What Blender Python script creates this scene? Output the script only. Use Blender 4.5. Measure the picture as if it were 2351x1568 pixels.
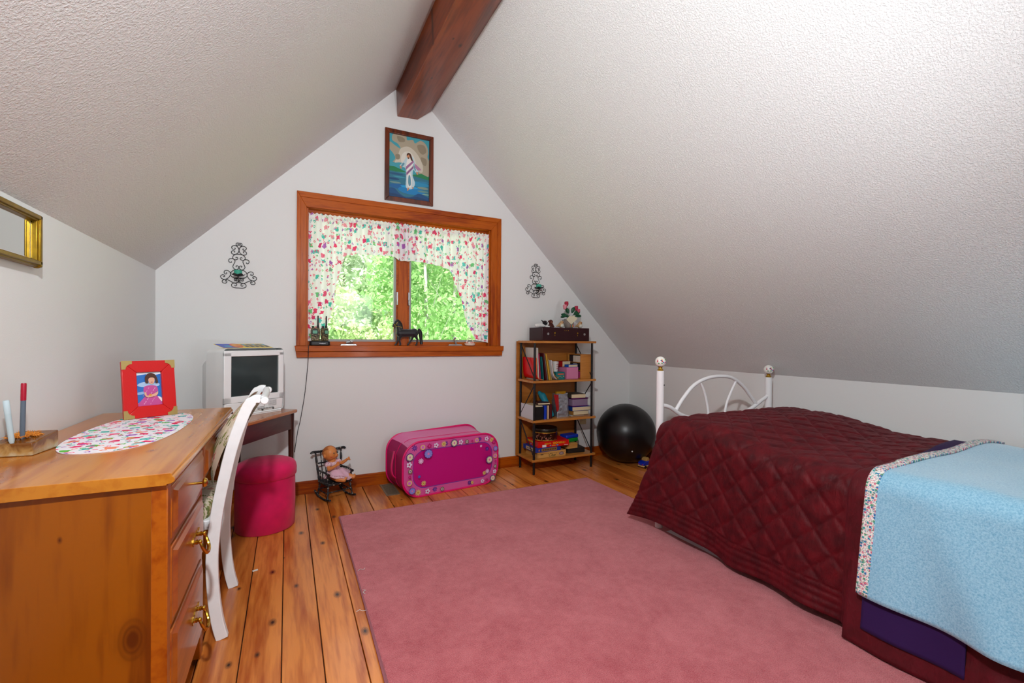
import bpy, bmesh, math, random
from mathutils import Vector, Matrix, noise
PI = math.pi
for o in list(bpy.data.objects): bpy.data.objects.remove(o, do_unlink=True)
SC = bpy.context.scene
COL = SC.collection
rnd = random.Random(7)
R = math.radians

def hx(h, a=1.0):
    h = h.lstrip('#')
    f = lambda c: c / 12.92 if c <= .04045 else ((c + .055) / 1.055) ** 2.4
    return tuple(f(int(h[i:i+2], 16) / 255) for i in (0, 2, 4)) + (a,)

# ------------------------------------------------------------------ camera
FPX, YAW, PITCH, ROLL = 1035.0, R(26.5), R(-.27), R(.49)
cf = Vector((math.sin(YAW)*math.cos(PITCH), math.cos(YAW)*math.cos(PITCH), math.sin(PITCH)))
cr = Vector((math.cos(YAW), -math.sin(YAW), 0)); cu = cr.cross(cf)
cr2 = cr*math.cos(ROLL) + cu*math.sin(ROLL); cu2 = -cr*math.sin(ROLL) + cu*math.cos(ROLL)
cam = bpy.data.objects.new('camera', bpy.data.cameras.new('camera')); COL.objects.link(cam)
cam.matrix_world = Matrix(((cr2.x, cu2.x, -cf.x, 0), (cr2.y, cu2.y, -cf.y, 0), (cr2.z, cu2.z, -cf.z, 1.1), (0, 0, 0, 1)))
cam.data.sensor_width = 36; cam.data.sensor_fit = 'HORIZONTAL'
cam.data.lens = FPX / 2351 * 36; cam.data.clip_start = .02; cam.data.clip_end = 400
SC.camera = cam

# ------------------------------------------------------------------ world, lights, exposure
W = bpy.data.worlds.new('sky'); SC.world = W; W.use_nodes = True
wn = W.node_tree; bg = wn.nodes['Background']
bg.inputs['Color'].default_value = (.86, .93, 1, 1); bg.inputs['Strength'].default_value = 1.9
def lamp(name, kind, loc, target, power, color=(1, 1, 1), **kw):
    d = bpy.data.lights.new(name, kind); o = bpy.data.objects.new(name, d); COL.objects.link(o)
    o.location = loc; o.rotation_euler = (Vector(target) - Vector(loc)).to_track_quat('-Z', 'Y').to_euler()
    d.energy = power; d.color = color
    for k, v in kw.items(): setattr(d, k, v)
    return o
# daylight on the trees outside, from high behind the house
lamp('sun', 'SUN', (0, -5, 20), (2, 9, 0), 13, (1, .96, .88), angle=R(2))
# photographer's flash held above and left of the camera
lamp('flash', 'SPOT', (-.08, .18, 2.06), (1.45, 2.9, 1.0), 165, (.95, .98, 1), spot_size=R(140), spot_blend=.6, shadow_soft_size=.045)
# added fill spot behind the camera, brightening both ceiling slopes
lamp('slope_fill', 'SPOT', (1.05, -.55, .85), (.62, 1.25, 2.7), 130, (.90, .955, 1), spot_size=R(112), spot_blend=1.0, shadow_soft_size=.06)
# added fill panel outside the rear opening, standing in for daylight
lamp('rear_fill', 'AREA', (1.1, -1.84, 1.62), (1.2, 2, 1.7), 18, (.93, .97, 1), shape='RECTANGLE', size=.7, size_y=.6)
SC.view_settings.view_transform = 'Standard'; SC.view_settings.look = 'None'
SC.view_settings.gamma = 1; SC.view_settings.use_curve_mapping = False
SC.view_settings.exposure = -0.15
SC.cycles.max_bounces = 7; SC.cycles.diffuse_bounces = 4; SC.cycles.glossy_bounces = 3; SC.cycles.transmission_bounces = 4; SC.cycles.adaptive_threshold = .08; SC.cycles.caustics_reflective = False; SC.cycles.caustics_refractive = False

# ------------------------------------------------------------------ mesh builder
class MB:
    def __init__(s): s.v = []; s.f = []; s.mi = []; s.c = []; s.uv = []; s.m = 0; s.col = (1, 1, 1, 1); s.M = None; s.hasuv = False
    def av(s, pts):
        n = len(s.v)
        for p in pts:
            p = Vector(p); s.v.append(s.M @ p if s.M else p)
        return n
    def af(s, ids, uv=None):
        s.f.append(tuple(ids)); s.mi.append(s.m); s.c.append(s.col); s.uv.append(uv)
        if uv: s.hasuv = True
    def box(s, x0, x1, y0, y1, z0, z1):
        n = s.av([(x0,y0,z0),(x1,y0,z0),(x1,y1,z0),(x0,y1,z0),(x0,y0,z1),(x1,y0,z1),(x1,y1,z1),(x0,y1,z1)])
        for q in ((0,3,2,1),(4,5,6,7),(0,1,5,4),(1,2,6,5),(2,3,7,6),(3,0,4,7)): s.af([n+i for i in q])
        return s
    def cbox(s, cx, cy, cz, sx, sy, sz): return s.box(cx-sx/2, cx+sx/2, cy-sy/2, cy+sy/2, cz-sz/2, cz+sz/2)
    def prism(s, poly, ax, a, b, cap=True):
        P = {'x': lambda p, t: (t, p[0], p[1]), 'y': lambda p, t: (p[0], t, p[1]), 'z': lambda p, t: (p[0], p[1], t)}[ax]
        k = len(poly); n = s.av([P(p, a) for p in poly] + [P(p, b) for p in poly])
        for i in range(k): s.af((n+i, n+(i+1) % k, n+k+(i+1) % k, n+k+i))
        if cap: s.af([n+i for i in range(k)]); s.af([n+k+i for i in reversed(range(k))])
        return s
    def flat(s, poly, off=0.0, ax='y'):
        P = {'x': lambda p: (off, p[0], p[1]), 'y': lambda p: (p[0], off, p[1]), 'z': lambda p: (p[0], p[1], off)}[ax]
        n = s.av([P(p) for p in poly]); s.af([n+i for i in range(len(poly))]); return s
    def tube(s, pts, r, n=8, closed=False, cap=True, sq=None):
        pts = [Vector(p) for p in pts]; k = len(pts); rs = r if isinstance(r, (list, tuple)) else [r]*k
        up = None; base = []
        for i, p in enumerate(pts):
            a = pts[(i-1) % k] if (closed or i > 0) else p; b = pts[(i+1) % k] if (closed or i < k-1) else p
            t = (b - a)
            if t.length < 1e-9: t = Vector((0, 0, 1))
            t.normalize()
            if up is None: up = Vector((0, 0, 1)) if abs(t.z) < .9 else Vector((1, 0, 0))
            u = up - t*up.dot(t)
            if u.length < 1e-6: u = t.orthogonal()
            u.normalize(); up = u; w = t.cross(u)
            if sq:   # rectangular section (half sizes scaled)
                ring = [p + u*a_*rs[i]*sq[0] + w*b_*rs[i]*sq[1] for a_, b_ in ((1,1),(-1,1),(-1,-1),(1,-1))]
            else:
                ring = [p + u*math.cos(2*PI*j/n)*rs[i] + w*math.sin(2*PI*j/n)*rs[i] for j in range(n)]
            base.append(s.av(ring))
        m = 4 if sq else n
        for i in range(k if closed else k-1):
            a, b = base[i], base[(i+1) % k]
            for j in range(m): s.af((a+j, a+(j+1) % m, b+(j+1) % m, b+j))
        if cap and not closed:
            s.af([base[0]+j for j in reversed(range(m))]); s.af([base[-1]+j for j in range(m)])
        return s
    def cyl(s, p0, p1, r0, r1=None, n=16): return s.tube([p0, p1], [r0, r0 if r1 is None else r1], n)
    def lathe(s, prof, c=(0, 0, 0), n=24, ax='z'):
        b = []
        for r_, h in prof:
            ring = []
            for j in range(n):
                a = 2*PI*j/n; x, y = max(r_, 1e-5)*math.cos(a), max(r_, 1e-5)*math.sin(a)
                q = (x, y, h) if ax == 'z' else ((x, h, y) if ax == 'y' else (h, x, y))
                ring.append((c[0]+q[0], c[1]+q[1], c[2]+q[2]))
            b.append(s.av(ring))
        for i in range(len(b)-1):
            for j in range(n): s.af((b[i]+j, b[i]+(j+1) % n, b[i+1]+(j+1) % n, b[i+1]+j))
        if prof[0][0] > 1e-4: s.af([b[0]+j for j in reversed(range(n))])
        if prof[-1][0] > 1e-4: s.af([b[-1]+j for j in range(n)])
        return s
    def ball(s, c, r, n=16, m=10):
        if not isinstance(r, (tuple, list)): r = (r, r, r)
        b = []
        top = s.av([(c[0], c[1], c[2]+r[2])])
        for i in range(1, m):
            t = PI*i/m
            b.append(s.av([(c[0]+r[0]*math.sin(t)*math.cos(2*PI*j/n), c[1]+r[1]*math.sin(t)*math.sin(2*PI*j/n), c[2]+r[2]*math.cos(t)) for j in range(n)]))
        bot = s.av([(c[0], c[1], c[2]-r[2])])
        for j in range(n): s.af((top, b[0]+j, b[0]+(j+1) % n)); s.af((bot, b[-1]+(j+1) % n, b[-1]+j))
        for i in range(len(b)-1):
            for j in range(n): s.af((b[i]+j, b[i+1]+j, b[i+1]+(j+1) % n, b[i]+(j+1) % n))
        return s
    def caps(s, p0, p1, r0, r1, n=10, k=5):
        p0, p1 = Vector(p0), Vector(p1); d = p1-p0; L = max(d.length, 1e-6); t = d/L; pts = []; rs = []
        for i in range(k): a = PI/2*i/k; pts.append(p0 - t*r0*math.cos(a)); rs.append(max(r0*math.sin(a), 1e-4))
        pts.append(p0); rs.append(r0); pts.append(p1); rs.append(r1)
        for i in range(1, k+1): a = PI/2*i/k; pts.append(p1 + t*r1*math.sin(a)); rs.append(max(r1*math.cos(a), 1e-4))
        return s.tube(pts, rs, n)
    def grid(s, nu, nv, fn, uvf=None, flip=False):
        n = s.av([fn(i/nu, j/nv) for j in range(nv+1) for i in range(nu+1)])
        for j in range(nv):
            for i in range(nu):
                q = [(i, j), (i+1, j), (i+1, j+1), (i, j+1)]
                if flip: q.reverse()
                s.af([n + b*(nu+1) + a for a, b in q], [(uvf(a/nu, b/nv) if uvf else (a/nu, b/nv)) for a, b in q])
        return s
    def build(s, name, mats, parent=None, smooth=True, ang=38, bevel=0, seg=2, recalc=True, mods=None):
        me = bpy.data.meshes.new(name); me.from_pydata([tuple(p) for p in s.v], [], s.f)
        if not isinstance(mats, (list, tuple)): mats = [mats]
        for m in mats: me.materials.append(m)
        for p, i in zip(me.polygons, s.mi): p.material_index = i
        if any(c != (1, 1, 1, 1) for c in s.c):
            at = me.color_attributes.new('Col', 'FLOAT_COLOR', 'CORNER')
            for p, c in zip(me.polygons, s.c):
                for li in p.loop_indices: at.data[li].color = c
        if s.hasuv:
            ul = me.uv_layers.new(name='UVMap')
            for p, u in zip(me.polygons, s.uv):
                if u:
                    for li, q in zip(p.loop_indices, u): ul.data[li].uv = q
        if recalc:
            bm = bmesh.new(); bm.from_mesh(me); bmesh.ops.recalc_face_normals(bm, faces=bm.faces); bm.to_mesh(me); bm.free()
        if smooth:
            me.polygons.foreach_set('use_smooth', [True]*len(me.polygons)); me.set_sharp_from_angle(angle=R(ang))
        me.update()
        o = bpy.data.objects.new(name, me); COL.objects.link(o)
        if parent: o.parent = parent
        if bevel:
            b = o.modifiers.new('bevel', 'BEVEL'); b.width = bevel; b.segments = seg; b.limit_method = 'ANGLE'; b.angle_limit = R(40)
        return o

def thing(name, label, cat, loc=(0, 0, 0), rz=0, group=None):
    o = bpy.data.objects.new(name, None); COL.objects.link(o); o.empty_display_size = .05
    o.location = loc; o.rotation_euler = (0, 0, rz); tag(o, label, cat, group); return o
def tag(o, label=None, cat=None, group=None, kind=None):
    if label: o['label'] = label
    if cat: o['category'] = cat
    if group: o['group'] = group
    if kind: o['kind'] = kind
    return o
def put(o, loc, rz=0): o.location = loc; o.rotation_euler = (0, 0, rz); return o
def struct(o): o['kind'] = 'structure'; return o
def blob(mb, name, mat, parent, vox=.004, it=4):
    o = mb.build(name, mat, parent, recalc=False)
    r = o.modifiers.new('fuse', 'REMESH'); r.mode = 'VOXEL'; r.voxel_size = vox; r.use_smooth_shade = True
    if it: q = o.modifiers.new('soft', 'SMOOTH'); q.factor = .5; q.iterations = it
    return o
def text(s, size, mat, name, parent, M, shear=0, align='CENTER'):
    cu = bpy.data.curves.new('t', 'FONT'); cu.body = s; cu.size = size; cu.align_x = align; cu.align_y = 'CENTER'; cu.extrude = .0002; cu.shear = shear; cu.resolution_u = 3
    t = bpy.data.objects.new('t', cu); COL.objects.link(t)
    me = bpy.data.meshes.new_from_object(t.evaluated_get(bpy.context.evaluated_depsgraph_get()))
    bpy.data.objects.remove(t, do_unlink=True); bpy.data.curves.remove(cu)
    me.name = name; me.transform(M); me.materials.clear(); me.materials.append(mat)
    o = bpy.data.objects.new(name, me); COL.objects.link(o); o.parent = parent; return o
FACE_FRONT = Matrix.Rotation(PI/2, 4, 'X')      # text lying in xy -> facing -y
def cr_spline(pts, sub=6, closed=False):
    P = [Vector(p) for p in pts]; n = len(P); out = []
    for i in range(n if closed else n-1):
        p0 = P[(i-1) % n] if (closed or i > 0) else P[0]; p1 = P[i]; p2 = P[(i+1) % n]; p3 = P[(i+2) % n] if (closed or i+2 < n) else P[-1]
        for k in range(sub):
            t = k/sub
            out.append(.5*((2*p1) + (p2-p0)*t + (2*p0-5*p1+4*p2-p3)*t*t + (3*p1-p0-3*p2+p3)*t**3))
    if not closed: out.append(P[-1])
    return out
def rrect(x0, x1, y0, y1, r, n=6):
    o = []
    for cx, cy, a0 in ((x1-r, y1-r, 0), (x0+r, y1-r, PI/2), (x0+r, y0+r, PI), (x1-r, y0+r, 1.5*PI)):
        for i in range(n+1): a = a0 + PI/2*i/n; o.append((cx+r*math.cos(a), cy+r*math.sin(a)))
    return o
def ell(cx, cy, rx, ry=None, n=20, a0=0): return [(cx+rx*math.cos(a0+2*PI*i/n), cy+(ry or rx)*math.sin(a0+2*PI*i/n)) for i in range(n)]

# ------------------------------------------------------------------ materials
def nmat(name):
    m = bpy.data.materials.new(name); m.use_nodes = True; nt = m.node_tree; return m, nt, nt.nodes['Principled BSDF']
def N(nt, t, **kw):
    n = nt.nodes.new(t)
    for k, v in kw.items():
        if k in n.inputs.keys(): n.inputs[k].default_value = v
        else: setattr(n, k, v)
    return n
def L(nt, a, ao, b, bi): nt.links.new(a.outputs[ao], b.inputs[bi])
def mat(name, c, rough=.5, metal=0, spec=.5, coat=0, sheen=0, bump=None, var=0, vscale=8, trans=0, alpha=1, ior=1.45):
    m, nt, b = nmat(name); c = hx(c) if isinstance(c, str) else tuple(c)[:3] + (1,)
    b.inputs['Base Color'].default_value = c; b.inputs['Roughness'].default_value = rough; b.inputs['Metallic'].default_value = metal
    b.inputs['Specular IOR Level'].default_value = spec; b.inputs['Coat Weight'].default_value = coat; b.inputs['Coat Roughness'].default_value = .12
    b.inputs['Sheen Weight'].default_value = sheen; b.inputs['Transmission Weight'].default_value = trans; b.inputs['Alpha'].default_value = alpha; b.inputs['IOR'].default_value = ior
    tc = N(nt, 'ShaderNodeTexCoord') if (bump or var) else None
    if var:
        n = N(nt, 'ShaderNodeTexNoise', Scale=vscale, Detail=4.0); L(nt, tc, 'Object', n, 'Vector')
        r = N(nt, 'ShaderNodeValToRGB'); L(nt, n, 'Fac', r, 'Fac')
        r.color_ramp.elements[0].position = .3; r.color_ramp.elements[1].position = .7
        r.color_ramp.elements[0].color = tuple(x*(1-var) for x in c[:3]) + (1,); r.color_ramp.elements[1].color = tuple(min(1, x*(1+var)) for x in c[:3]) + (1,)
        L(nt, r, 'Color', b, 'Base Color')
    if bump:
        n = N(nt, 'ShaderNodeTexNoise', Scale=float(bump[0]), Detail=3.0); L(nt, tc, 'Object', n, 'Vector')
        q = N(nt, 'ShaderNodeBump', Strength=float(bump[1]), Distance=float(bump[2]) if len(bump) > 2 else .002); L(nt, n, 'Fac', q, 'Height'); L(nt, q, 'Normal', b, 'Normal')
    return m
def wood(name, ca, cb, axis='y', scale=9, rough=.35, coat=.3, knots=.0, knotc='#3a1604', rand=False, streak=1.0, kscale=2.2, spec=.5):
    m, nt, b = nmat(name); ca, cb = hx(ca), hx(cb)
    tc = N(nt, 'ShaderNodeTexCoord'); mp = N(nt, 'ShaderNodeMapping')
    st = {'x': (.09, 1, 1), 'y': (1, .09, 1), 'z': (1, 1, .09)}[axis]; mp.inputs['Scale'].default_value = st
    src = tc
    if rand:
        oi = N(nt, 'ShaderNodeObjectInfo'); mu = N(nt, 'ShaderNodeMath', operation='MULTIPLY'); mu.inputs[1].default_value = 37.0; L(nt, oi, 'Random', mu, 0)
        ad = N(nt, 'ShaderNodeVectorMath', operation='ADD'); L(nt, tc, 'Object', ad, 0); L(nt, mu, 0, ad, 1); L(nt, ad, 0, mp, 'Vector'); base = (ad, 0)
    else: L(nt, tc, 'Object', mp, 'Vector'); base = (tc, 'Object')
    n1 = N(nt, 'ShaderNodeTexNoise', Scale=float(scale), Detail=6.0, Distortion=.9); L(nt, mp, 'Vector', n1, 'Vector')
    n2 = N(nt, 'ShaderNodeTexNoise', Scale=float(scale)*9, Detail=3.0, Distortion=.3); L(nt, mp, 'Vector', n2, 'Vector')
    wv = N(nt, 'ShaderNodeMath', operation='MULTIPLY'); wv.inputs[1].default_value = 14.0; L(nt, n1, 'Fac', wv, 0)
    si = N(nt, 'ShaderNodeMath', operation='SINE'); L(nt, wv, 0, si, 0)
    mx = N(nt, 'ShaderNodeMath', operation='MULTIPLY_ADD'); mx.inputs[1].default_value = .22*streak; L(nt, si, 0, mx, 0); L(nt, n2, 'Fac', mx, 2)
    rp = N(nt, 'ShaderNodeValToRGB'); L(nt, mx, 0, rp, 'Fac'); e = rp.color_ramp.elements
    e[0].position = .22; e[1].position = .72; e[0].color = ca; e[1].color = cb
    outc = (rp, 'Color')
    if knots:
        mk = N(nt, 'ShaderNodeMapping'); mk.inputs['Scale'].default_value = {'x': (.55, 1, 1), 'y': (1, .55, 1), 'z': (1, 1, .55)}[axis]; L(nt, base[0], base[1], mk, 'Vector')
        vo = N(nt, 'ShaderNodeTexVoronoi', Scale=float(kscale)*3, voronoi_dimensions='2D'); L(nt, mk, 'Vector', vo, 'Vector')
        if axis == 'z': mk.inputs['Rotation'].default_value = (PI/2, 0, 0)
        sep = N(nt, 'ShaderNodeSeparateColor'); L(nt, vo, 'Color', sep, 'Color')
        th = N(nt, 'ShaderNodeMath', operation='MULTIPLY'); th.inputs[1].default_value = knots; L(nt, sep, 'Red', th, 0)
        lt = N(nt, 'ShaderNodeMath', operation='DIVIDE'); L(nt, vo, 'Distance', lt, 0); L(nt, th, 0, lt, 1)
        kr = N(nt, 'ShaderNodeValToRGB'); L(nt, lt, 0, kr, 'Fac'); k = kr.color_ramp.elements
        k[0].position = .22; k[0].color = (1, 1, 1, 1); k[1].position = 1.0; k[1].color = (0, 0, 0, 1)
        for kp, kc in ((.34, .55), (.42, .85), (.52, .35), (.66, .5), (.74, .15)): q_ = k.new(kp); q_.color = (kc, kc, kc, 1)
        ms = N(nt, 'ShaderNodeMix', data_type='RGBA'); L(nt, kr, 'Color', ms, 'Factor'); L(nt, rp, 'Color', ms, 'A'); ms.inputs['B'].default_value = hx(knotc)
        outc = (ms, 'Result')
    if rand:
        hv = N(nt, 'ShaderNodeHueSaturation'); rr = N(nt, 'ShaderNodeMapRange'); L(nt, oi, 'Random', rr, 'Value'); rr.inputs['To Min'].default_value = .82; rr.inputs['To Max'].default_value = 1.12
        L(nt, rr, 'Result', hv, 'Value'); L(nt, outc[0], outc[1], hv, 'Color'); outc = (hv, 'Color')
    L(nt, outc[0], outc[1], b, 'Base Color'); b.inputs['Roughness'].default_value = rough; b.inputs['Coat Weight'].default_value = coat; b.inputs['Coat Roughness'].default_value = .15; b.inputs['Specular IOR Level'].default_value = spec
    bp = N(nt, 'ShaderNodeBump', Strength=.12, Distance=.001); L(nt, n2, 'Fac', bp, 'Height'); L(nt, bp, 'Normal', b, 'Normal')
    return m
def printed(name='print', rough=.55):
    m, nt, b = nmat(name); a = N(nt, 'ShaderNodeAttribute', attribute_name='Col'); L(nt, a, 'Color', b, 'Base Color'); b.inputs['Roughness'].default_value = rough; return m
def fabric_print(name, ground, cols, scale, translucent=0, coord='UV', dens=.62, metric='CHEBYCHEV', msize=.33):
    m, nt, b = nmat(name); tc = N(nt, 'ShaderNodeTexCoord'); prev = None
    g = N(nt, 'ShaderNodeRGB'); g.outputs[0].default_value = hx(ground); prev = (g, 0)
    for li, (sc, met, off, size) in enumerate(((scale, metric, 0, msize), (scale*1.7, 'EUCLIDEAN', 5.3, msize*.95), (scale*1.3, 'MINKOWSKI', 11.7, msize*1.05))):
        mp = N(nt, 'ShaderNodeMapping'); mp.inputs['Location'].default_value = (off, off*.7, 0); L(nt, tc, coord, mp, 'Vector')
        ns = N(nt, 'ShaderNodeTexNoise', Scale=sc*2.2, Detail=1.0); L(nt, mp, 'Vector', ns, 'Vector')
        mx0 = N(nt, 'ShaderNodeVectorMath', operation='MULTIPLY_ADD'); L(nt, ns, 'Color', mx0, 0); mx0.inputs[1].default_value = (.5/sc,)*3; L(nt, mp, 'Vector', mx0, 2)
        vo = N(nt, 'ShaderNodeTexVoronoi', Scale=sc, Randomness=.75, voronoi_dimensions='2D', distance=met); L(nt, mx0, 0, vo, 'Vector')
        if met == 'MINKOWSKI': vo.inputs['Exponent'].default_value = .6
        sp = N(nt, 'ShaderNodeSeparateColor'); L(nt, vo, 'Color', sp, 'Color')
        rp = N(nt, 'ShaderNodeValToRGB'); rp.color_ramp.interpolation = 'CONSTANT'; L(nt, sp, 'Red', rp, 'Fac')
        el = rp.color_ramp.elements
        while len(el) < len(cols): el.new(.5)
        for i, c in enumerate(cols): el[i].position = i/len(cols); el[i].color = hx(c)
        th = N(nt, 'ShaderNodeMath', operation='LESS_THAN'); th.inputs[1].default_value = size; L(nt, vo, 'Distance', th, 0)
        on = N(nt, 'ShaderNodeMath', operation='LESS_THAN'); on.inputs[1].default_value = dens; L(nt, sp, 'Green', on, 0)
        fa = N(nt, 'ShaderNodeMath', operation='MULTIPLY'); L(nt, th, 0, fa, 0); L(nt, on, 0, fa, 1)
        if li == 1:   # rings
            gt = N(nt, 'ShaderNodeMath', operation='GREATER_THAN'); gt.inputs[1].default_value = msize*.45; L(nt, vo, 'Distance', gt, 0)
            f2 = N(nt, 'ShaderNodeMath', operation='MULTIPLY'); L(nt, fa, 0, f2, 0); L(nt, gt, 0, f2, 1); fa = f2
        mi = N(nt, 'ShaderNodeMix', data_type='RGBA'); L(nt, fa, 0, mi, 'Factor'); L(nt, prev[0], prev[1], mi, 'A'); L(nt, rp, 'Color', mi, 'B'); prev = (mi, 'Result')
    L(nt, prev[0], prev[1], b, 'Base Color'); b.inputs['Roughness'].default_value = .85; b.inputs['Specular IOR Level'].default_value = .15
    if translucent:
        t = N(nt, 'ShaderNodeBsdfTranslucent'); L(nt, prev[0], prev[1], t, 'Color'); s = N(nt, 'ShaderNodeMixShader'); s.inputs[0].default_value = translucent
        L(nt, b, 0, s, 1); L(nt, t, 0, s, 2); L(nt, s, 0, nt.nodes['Material Output'], 'Surface')
    return m
def stipple(name, c, sc, strength, dist):
    m, nt, b = nmat(name); tc = N(nt, 'ShaderNodeTexCoord'); b.inputs['Base Color'].default_value = hx(c); b.inputs['Roughness'].default_value = .7; b.inputs['Specular IOR Level'].default_value = .25
    n = N(nt, 'ShaderNodeTexNoise', Scale=sc, Detail=4.0, Roughness=.6); L(nt, tc, 'Object', n, 'Vector')
    r = N(nt, 'ShaderNodeValToRGB'); r.color_ramp.elements[0].position = .42; r.color_ramp.elements[1].position = .68; L(nt, n, 'Fac', r, 'Fac')
    p = N(nt, 'ShaderNodeBump', Strength=strength, Distance=dist); L(nt, r, 'Color', p, 'Height'); L(nt, p, 'Normal', b, 'Normal'); return m
def glass_mat(name='glass'):
    m, nt, b = nmat(name); t = N(nt, 'ShaderNodeBsdfTransparent'); t.inputs[0].default_value = (.96, .98, .97, 1); g = N(nt, 'ShaderNodeBsdfGlossy'); g.inputs['Roughness'].default_value = .02
    s = N(nt, 'ShaderNodeMixShader'); s.inputs[0].default_value = .012
    L(nt, t, 0, s, 1); L(nt, g, 0, s, 2); L(nt, s, 0, nt.nodes['Material Output'], 'Surface'); return m

M = {}
M['wall'] = stipple('wall_paint', '#e1e1e0', 260, .12, .001)
M['ceil'] = stipple('ceiling_stipple', '#e5e6e6', 160, .5, .004)
M['ceil2'] = stipple('ceiling_stipple_coarse', '#e6e4e2', 135, .6, .005)
M['plank'] = wood('floor_pine', '#b45616', '#e68c3e', 'y', 7, .30, .3, knots=.15, rand=True, kscale=2.0)
M['gap'] = mat('floor_gap', '#1c0f06', .9)
M['trim'] = wood('trim_fir', '#883200', '#b25402', 'x', 12, .45, .05, spec=.25)
M['trimv'] = wood('trim_fir_upright', '#883200', '#b25402', 'z', 12, .45, .05, spec=.25)
M['beam'] = wood('beam_wood', '#5a1e02', '#8a3a0a', 'y', 6, .4, .15, knots=.12)
M['desk'] = wood('desk_pine', '#6e2e00', '#985004', 'z', 5, .35, .2, knots=.26, kscale=1.25, knotc='#5a2200', streak=1.5)
M['desktop'] = wood('desk_top_pine', '#a3560c', '#c27a22', 'y', 5, .24, .4, knots=.14, kscale=1.5, knotc='#9a5518')
M['deskr'] = wood('desk_pine_rail', '#8e3800', '#b05a0c', 'y', 6, .3, .35)
M['brass'] = mat('brass', '#c9a040', .22, 1)
M['white'] = mat('white_enamel', '#f2f2f4', .3, coat=.3)
M['black'] = mat('black_metal', '#101012', .4)
M['castiron'] = mat('wrought_iron', '#0d0d10', .5)
M['print'] = printed()
M['gloss'] = printed('print_gloss', .3)
M['glass'] = glass_mat()
# ------------------------------------------------------------------ the room shell
D, XL, XR, YF = 3.49, -.733, 3.047, -1.7        # gable wall, left wall, right wall, wall behind camera
ZL, ZR, XA, ZA = 1.51, .868, .8236, 3.091       # knee wall heights, ridge
def roof(x): return ZL + (x-XL)*(ZA-ZL)/(XA-XL) if x < XA else ZR + (XR-x)*(ZA-ZR)/(XR-XA)

fl = struct(MB().box(XL, XR, YF, D, -.06, -.014).build('floor', M['gap'], smooth=False))
PW = .1285; x = -.01 - 6*PW
pm = {}
k = 0
while x < XR - .01:
    a, b = max(x, XL), min(x+PW, XR)
    w = round(b - a - rnd.choice((.0025, .003, .004)), 4)
    if w > .015:
        if w not in pm:
            o = MB().box(0, w, YF, D, -.022, 0).build('plank', M['plank'], fl, bevel=.0015, seg=1); pm[w] = o.data
        else:
            o = bpy.data.objects.new('plank', pm[w]); COL.objects.link(o); o.parent = fl
            bv = o.modifiers.new('bevel', 'BEVEL'); bv.width = .0015; bv.segments = 1
        o.location = (a, 0, rnd.uniform(-.0012, 0))
    x += PW; k += 1

WX0, WX1, WZ0, WZ1 = .117, 1.53, 1.043, 2.016
mb = MB()
mb.prism([(XL, -.06), (WX0, -.06), (WX0, roof(WX0)), (XL, ZL)], 'y', D, D+.12)
mb.prism([(WX1, -.06), (XR, -.06), (XR, ZR), (WX1, roof(WX1))], 'y', D, D+.12)
mb.prism([(WX0, -.06), (WX1, -.06), (WX1, WZ0-.02), (WX0, WZ0-.02)], 'y', D, D+.12)
mb.prism([(WX0, WZ1+.012), (WX1, WZ1+.012), (WX1, roof(WX1)), (XA, ZA), (WX0, roof(WX0))], 'y', D, D+.12)
struct(mb.build('wall_back', M['wall'], smooth=False))
struct(MB().box(XL-.1, XL, YF, D+.12, -.06, ZL).build('wall_left', M['wall'], smooth=False))
struct(MB().box(XR, XR+.1, YF, D+.12, -.06, ZR).build('wall_right', M['wall'], smooth=False))
RX0, RX1, RZ0, RZ1 = .75, 1.45, 1.32, 1.92
mb = MB(); yb = YF-.1
mb.prism([(XL, -.06), (RX0, -.06), (RX0, roof(RX0)), (XL, ZL)], 'y', yb, YF)
mb.prism([(RX1, -.06), (XR, -.06), (XR, ZR), (RX1, roof(RX1))], 'y', yb, YF)
mb.prism([(RX0, -.06), (RX1, -.06), (RX1, RZ0), (RX0, RZ0)], 'y', yb, YF)
mb.prism([(RX0, RZ1), (RX1, RZ1), (RX1, roof(RX1)), (XA, ZA), (RX0, roof(RX0))], 'y', yb, YF)
struct(mb.build('wall_front', M['wall'], smooth=False))
mb = MB()
mb.prism([(XL-.1, ZL-.05), (XL, ZL), (XA, ZA), (XA, ZA+.15), (XL-.1, ZL+.08)], 'y', YF-.1, D+.12)
mb.m = 1; mb.prism([(XR+.1, ZR-.05), (XR+.1, ZR+.08), (XA, ZA+.15), (XA, ZA), (XR, ZR)], 'y', YF-.1, D+.12)
struct(mb.build('ceiling', [M['ceil2'], M['ceil']], smooth=False))
# ridge beam with its sloped right cheek
struct(tag(MB().prism([(.732, 3.02), (.743, 2.796), (.899, 2.806), (1.012, 2.902), (XA, ZA)], 'y', YF, D).build('trim_1', M['beam'], bevel=.003), 'dark stained wooden ridge beam under the peak of the ceiling'))
# baseboards
struct(MB().prism([(D-.016, 0), (D, 0), (D, .088), (D-.008, .088), (D-.016, .08)], 'x', XL, XR).build('baseboard_back', M['trim'], smooth=False))
struct(MB().prism([(XR-.016, 0), (XR, 0), (XR, .088), (XR-.008, .088), (XR-.016, .08)], 'y', YF, D-.016).build('baseboard_right', wood('trim_fir_deep', '#883200', '#b25402', 'y', 12, .35, .35), smooth=False))
struct(MB().prism([(XL, 0), (XL+.016, 0), (XL+.016, .08), (XL+.008, .088), (XL, .088)], 'y', YF, D-.016).build('baseboard_left', bpy.data.materials['trim_fir_deep'], smooth=False))

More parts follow.
